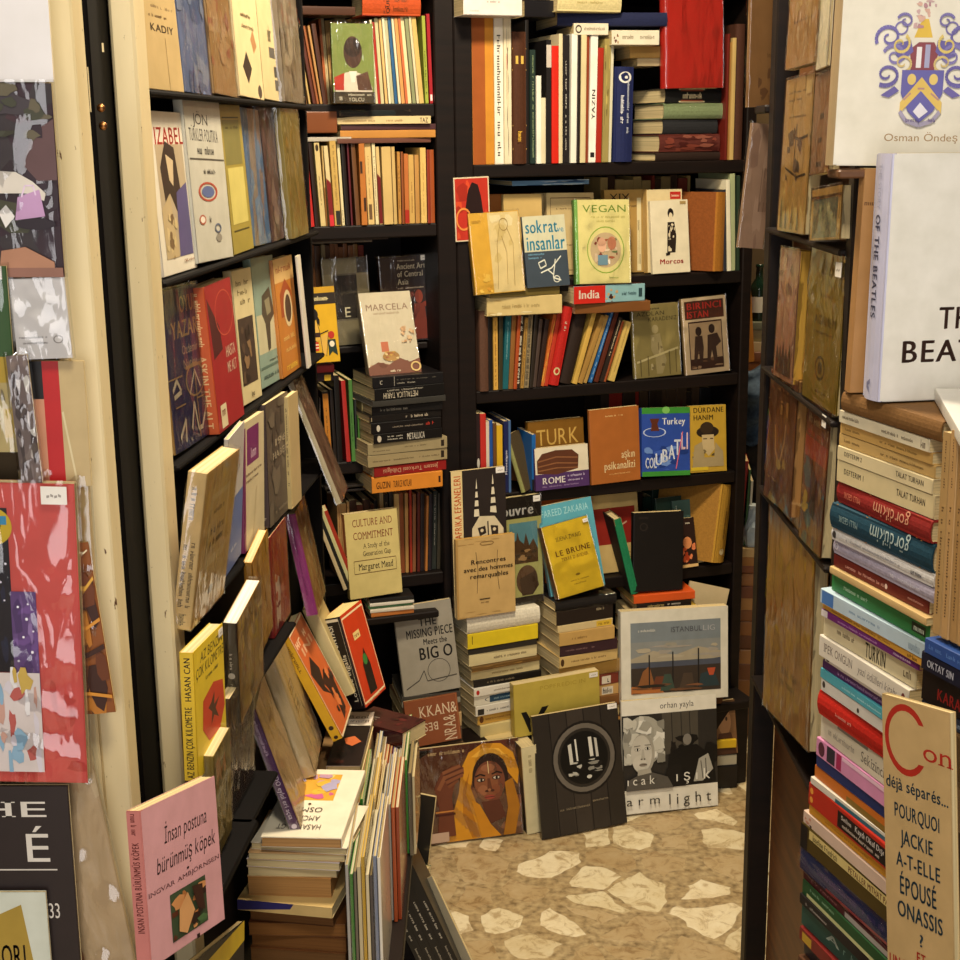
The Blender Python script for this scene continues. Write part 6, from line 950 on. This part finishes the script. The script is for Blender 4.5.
face('big cream hardback with a blue and gold coat of arms', (842, -62, 1010, -66, 1004, 172, 836, 166), at_depth(840, 167, 1.672, 0), 0, 1.559, t=.032, front='e8e2d2', spine='a8906c', lean=0, fit=False, hard=True, mat='cover',
     art='T 30 75 85.5 89 a8885c Osman Öndeş;'
     'p e0bc50 44 44 47 38 49 36 52 36 55 44;n 43 28 56 40 14 4 c8a8a8 b88c94 d8b0a0;o 36 40 4 3 1 8078b0;o 66 40 4 3 1 8078b0;'
     'p 8c4c54 42 49 47 46 56 46 59 50 57 58 43 58;r 46 48 49 57 e8e4e4;r 51 47 54 57 a8a8c8;p 7068a8 33 47 42 45 44 50 38 54 34 52;p 7068a8 58 45 68 46 69 52 62 54 57 50;'
     'c 29 44 8 5.5 1.3 2 150 7870b0;c 33 52 7 5 1.3 1.8 200 8880b8;c 29 60 8 5 -1.3 2 120 7068a8;c 36 47 6 4.4 1.2 1.6 300 e0c878;c 38 55 6 4 -1.2 1.4 90 d8c080;c 71 44 8 5.5 -1.3 2 30 7870b0;c 67 52 7 5 -1.3 1.8 340 8880b8;c 71 60 8 5 1.3 2 60 7068a8;c 64 47 6 4.4 -1.2 1.6 240 e0c878;c 62 55 6 4 1.2 1.4 90 d8c080;c 38 37 5 3.4 1.2 1.4 200 8078b0;c 62 37 5 3.4 -1.2 1.4 340 8078b0;p 7068a8 26 69 34 65 37 67 31 70;p 7068a8 74 69 66 65 63 67 69 70;'
     'p 6c68ac 38 58 63 58 63 68 58 76 50 81 43 76 38 68;p e0c068 38 72 50 61 63 72 63 77 50 67 38 77;e 44 62 2.6 2.4 e4c878;e 57 62 2.6 2.4 e4c878;l b88c8c .8 40 71 44 68;l b88c8c .8 48 66 52 66;l b88c8c .8 56 68 61 71;p e8e4ec 46 76 50 72 55 76 50 79;'
     'l a8a0b8 2 38 76 42 80 50 82 58 80 62 76;d 42 60 79 80.6 12 5a4c7c')
face('large white album with the brown title cut by the picture edge', (887, 153, 1056, 148, 1046, 395, 885, 398), at_depth(930, 397, 1.60, 10), 0, zn+.0005, t=.04, front='e6e2d8', spine='c4c2d8', lean=0, fit=False, hard=True, mat='cover',
     art='Tb 33 62 61 70.5 3a241c THE;Tb 11 87 74.5 84 3a241c BEATLES', sart='Tb 24 66 34 62 3a3a50 OF THE BEATLES;T 4 22 38 58 a8a8c0 THE STORY;l 7a7a98 2 92 40 94 60 96 44')
face('tan book standing just behind the large white album', (858, 172, 900, 170, 898, 396, 856, 394), at_depth(876, 395, 1.655, 4), 0, zn+.0005, t=.02, front='a87c4c', lean=0, fit=False, art='d 4 30 14 16 3 5a3820')
lying('white paperback lying crooked at the foot of the large white album', (921, 388, 1060, 391, 1180, 452, 985, 446), zn+.016, .014, 'e0dcd4')
# tall tan spines and what they stand on
V2 = at_depth(935, 640, 1.40, -70)
zv = V2.uz(935, 637)[1]
uprights(V2, 0, zv, [(929, 937.5, 430, -2, 'b08c58', dict(sart='d 4 30 40 60 10 5a4024;d 36 90 36 64 18 5a4024')), (938, 945.5, 428, -3, 'b8905c', dict(sart='d 4 30 40 60 10 5a4024;d 36 90 36 64 18 5a4024')), (946, 953.5, 428, -4, 'ac8450', dict(sart='d 4 30 40 60 10 5a4024;d 36 90 36 64 18 5a4024')), (954, 962, 428, -5, 'b48c58', dict(sart='d 4 30 40 60 10 5a4024;d 36 90 36 64 18 5a4024')), (963, 972, 430, -6, 'a8804c')], 'of the tall tan spines by the near pile', 'tall tan spines by the near pile', w=.13)
pile(V2, [(926, 985, 637, 652, '2c4c8c', dict(sart='d 8 70 30 60 16 5c80b8')), (922, 985, 652, 668, '14182c', dict(sart='Tb 10 54 30 74 c8c8d0 OKTAY SIN')), (919, 985, 668, 700, '181010', dict(sart='Tb 24 70 40 76 a82420 KARAN')), (918, 985, 700, 712, '2c3444', dict(sart='d 10 60 30 70 14 8a98a8')), (920, 985, 712, 760, '5c4428'), (920, 985, 760, 810, '8a6c48'), (920, 985, 810, 870, '4a3424')], 'blue topped pile under tan spines', 'books under the tall tan spines', base=.5005, w=.12, ref='L', jit=.8)
face('large old tan magazine of red and blue French headlines leaning on the near pile', (900, 706, 966, 740, 942, 1240, 874, 1200), at_depth(908, 1220, 1.27, -66), 0, .5005, t=.008, front='c4a470', spine='b89860', lean=2, fit=False, mat='cover', name='magazine', cat='magazine',
     art='o 36 7.6 32 6.8 6 b02c20;r 54 4 80 11.4 c4a470;Ts 60 104 6.54 10.23 b02c20 on;Tb 4 97 15.12 17.58 243c48 déjà séparés...;Tb 16 84 20.04 22.90 243c48 POURQUOI;Tb 26 74 24.95 27.81 243c48 JACKIE;Tb 18 84 29.44 32.31 243c48 A-T-ELLE;Tb 22 78 33.93 37.62 243c48 ÉPOUSÉ;Tb 18 86 38.85 42.11 243c48 ONASSIS;Tb 50 58 43.76 46.21 243c48 ?;Tb 46 60 47.43 49.47 b02c20 ET;Tb 4 70 50.30 52.75 b02c20 UN ROMAN;e 92 53.5 14 2 b02c20')
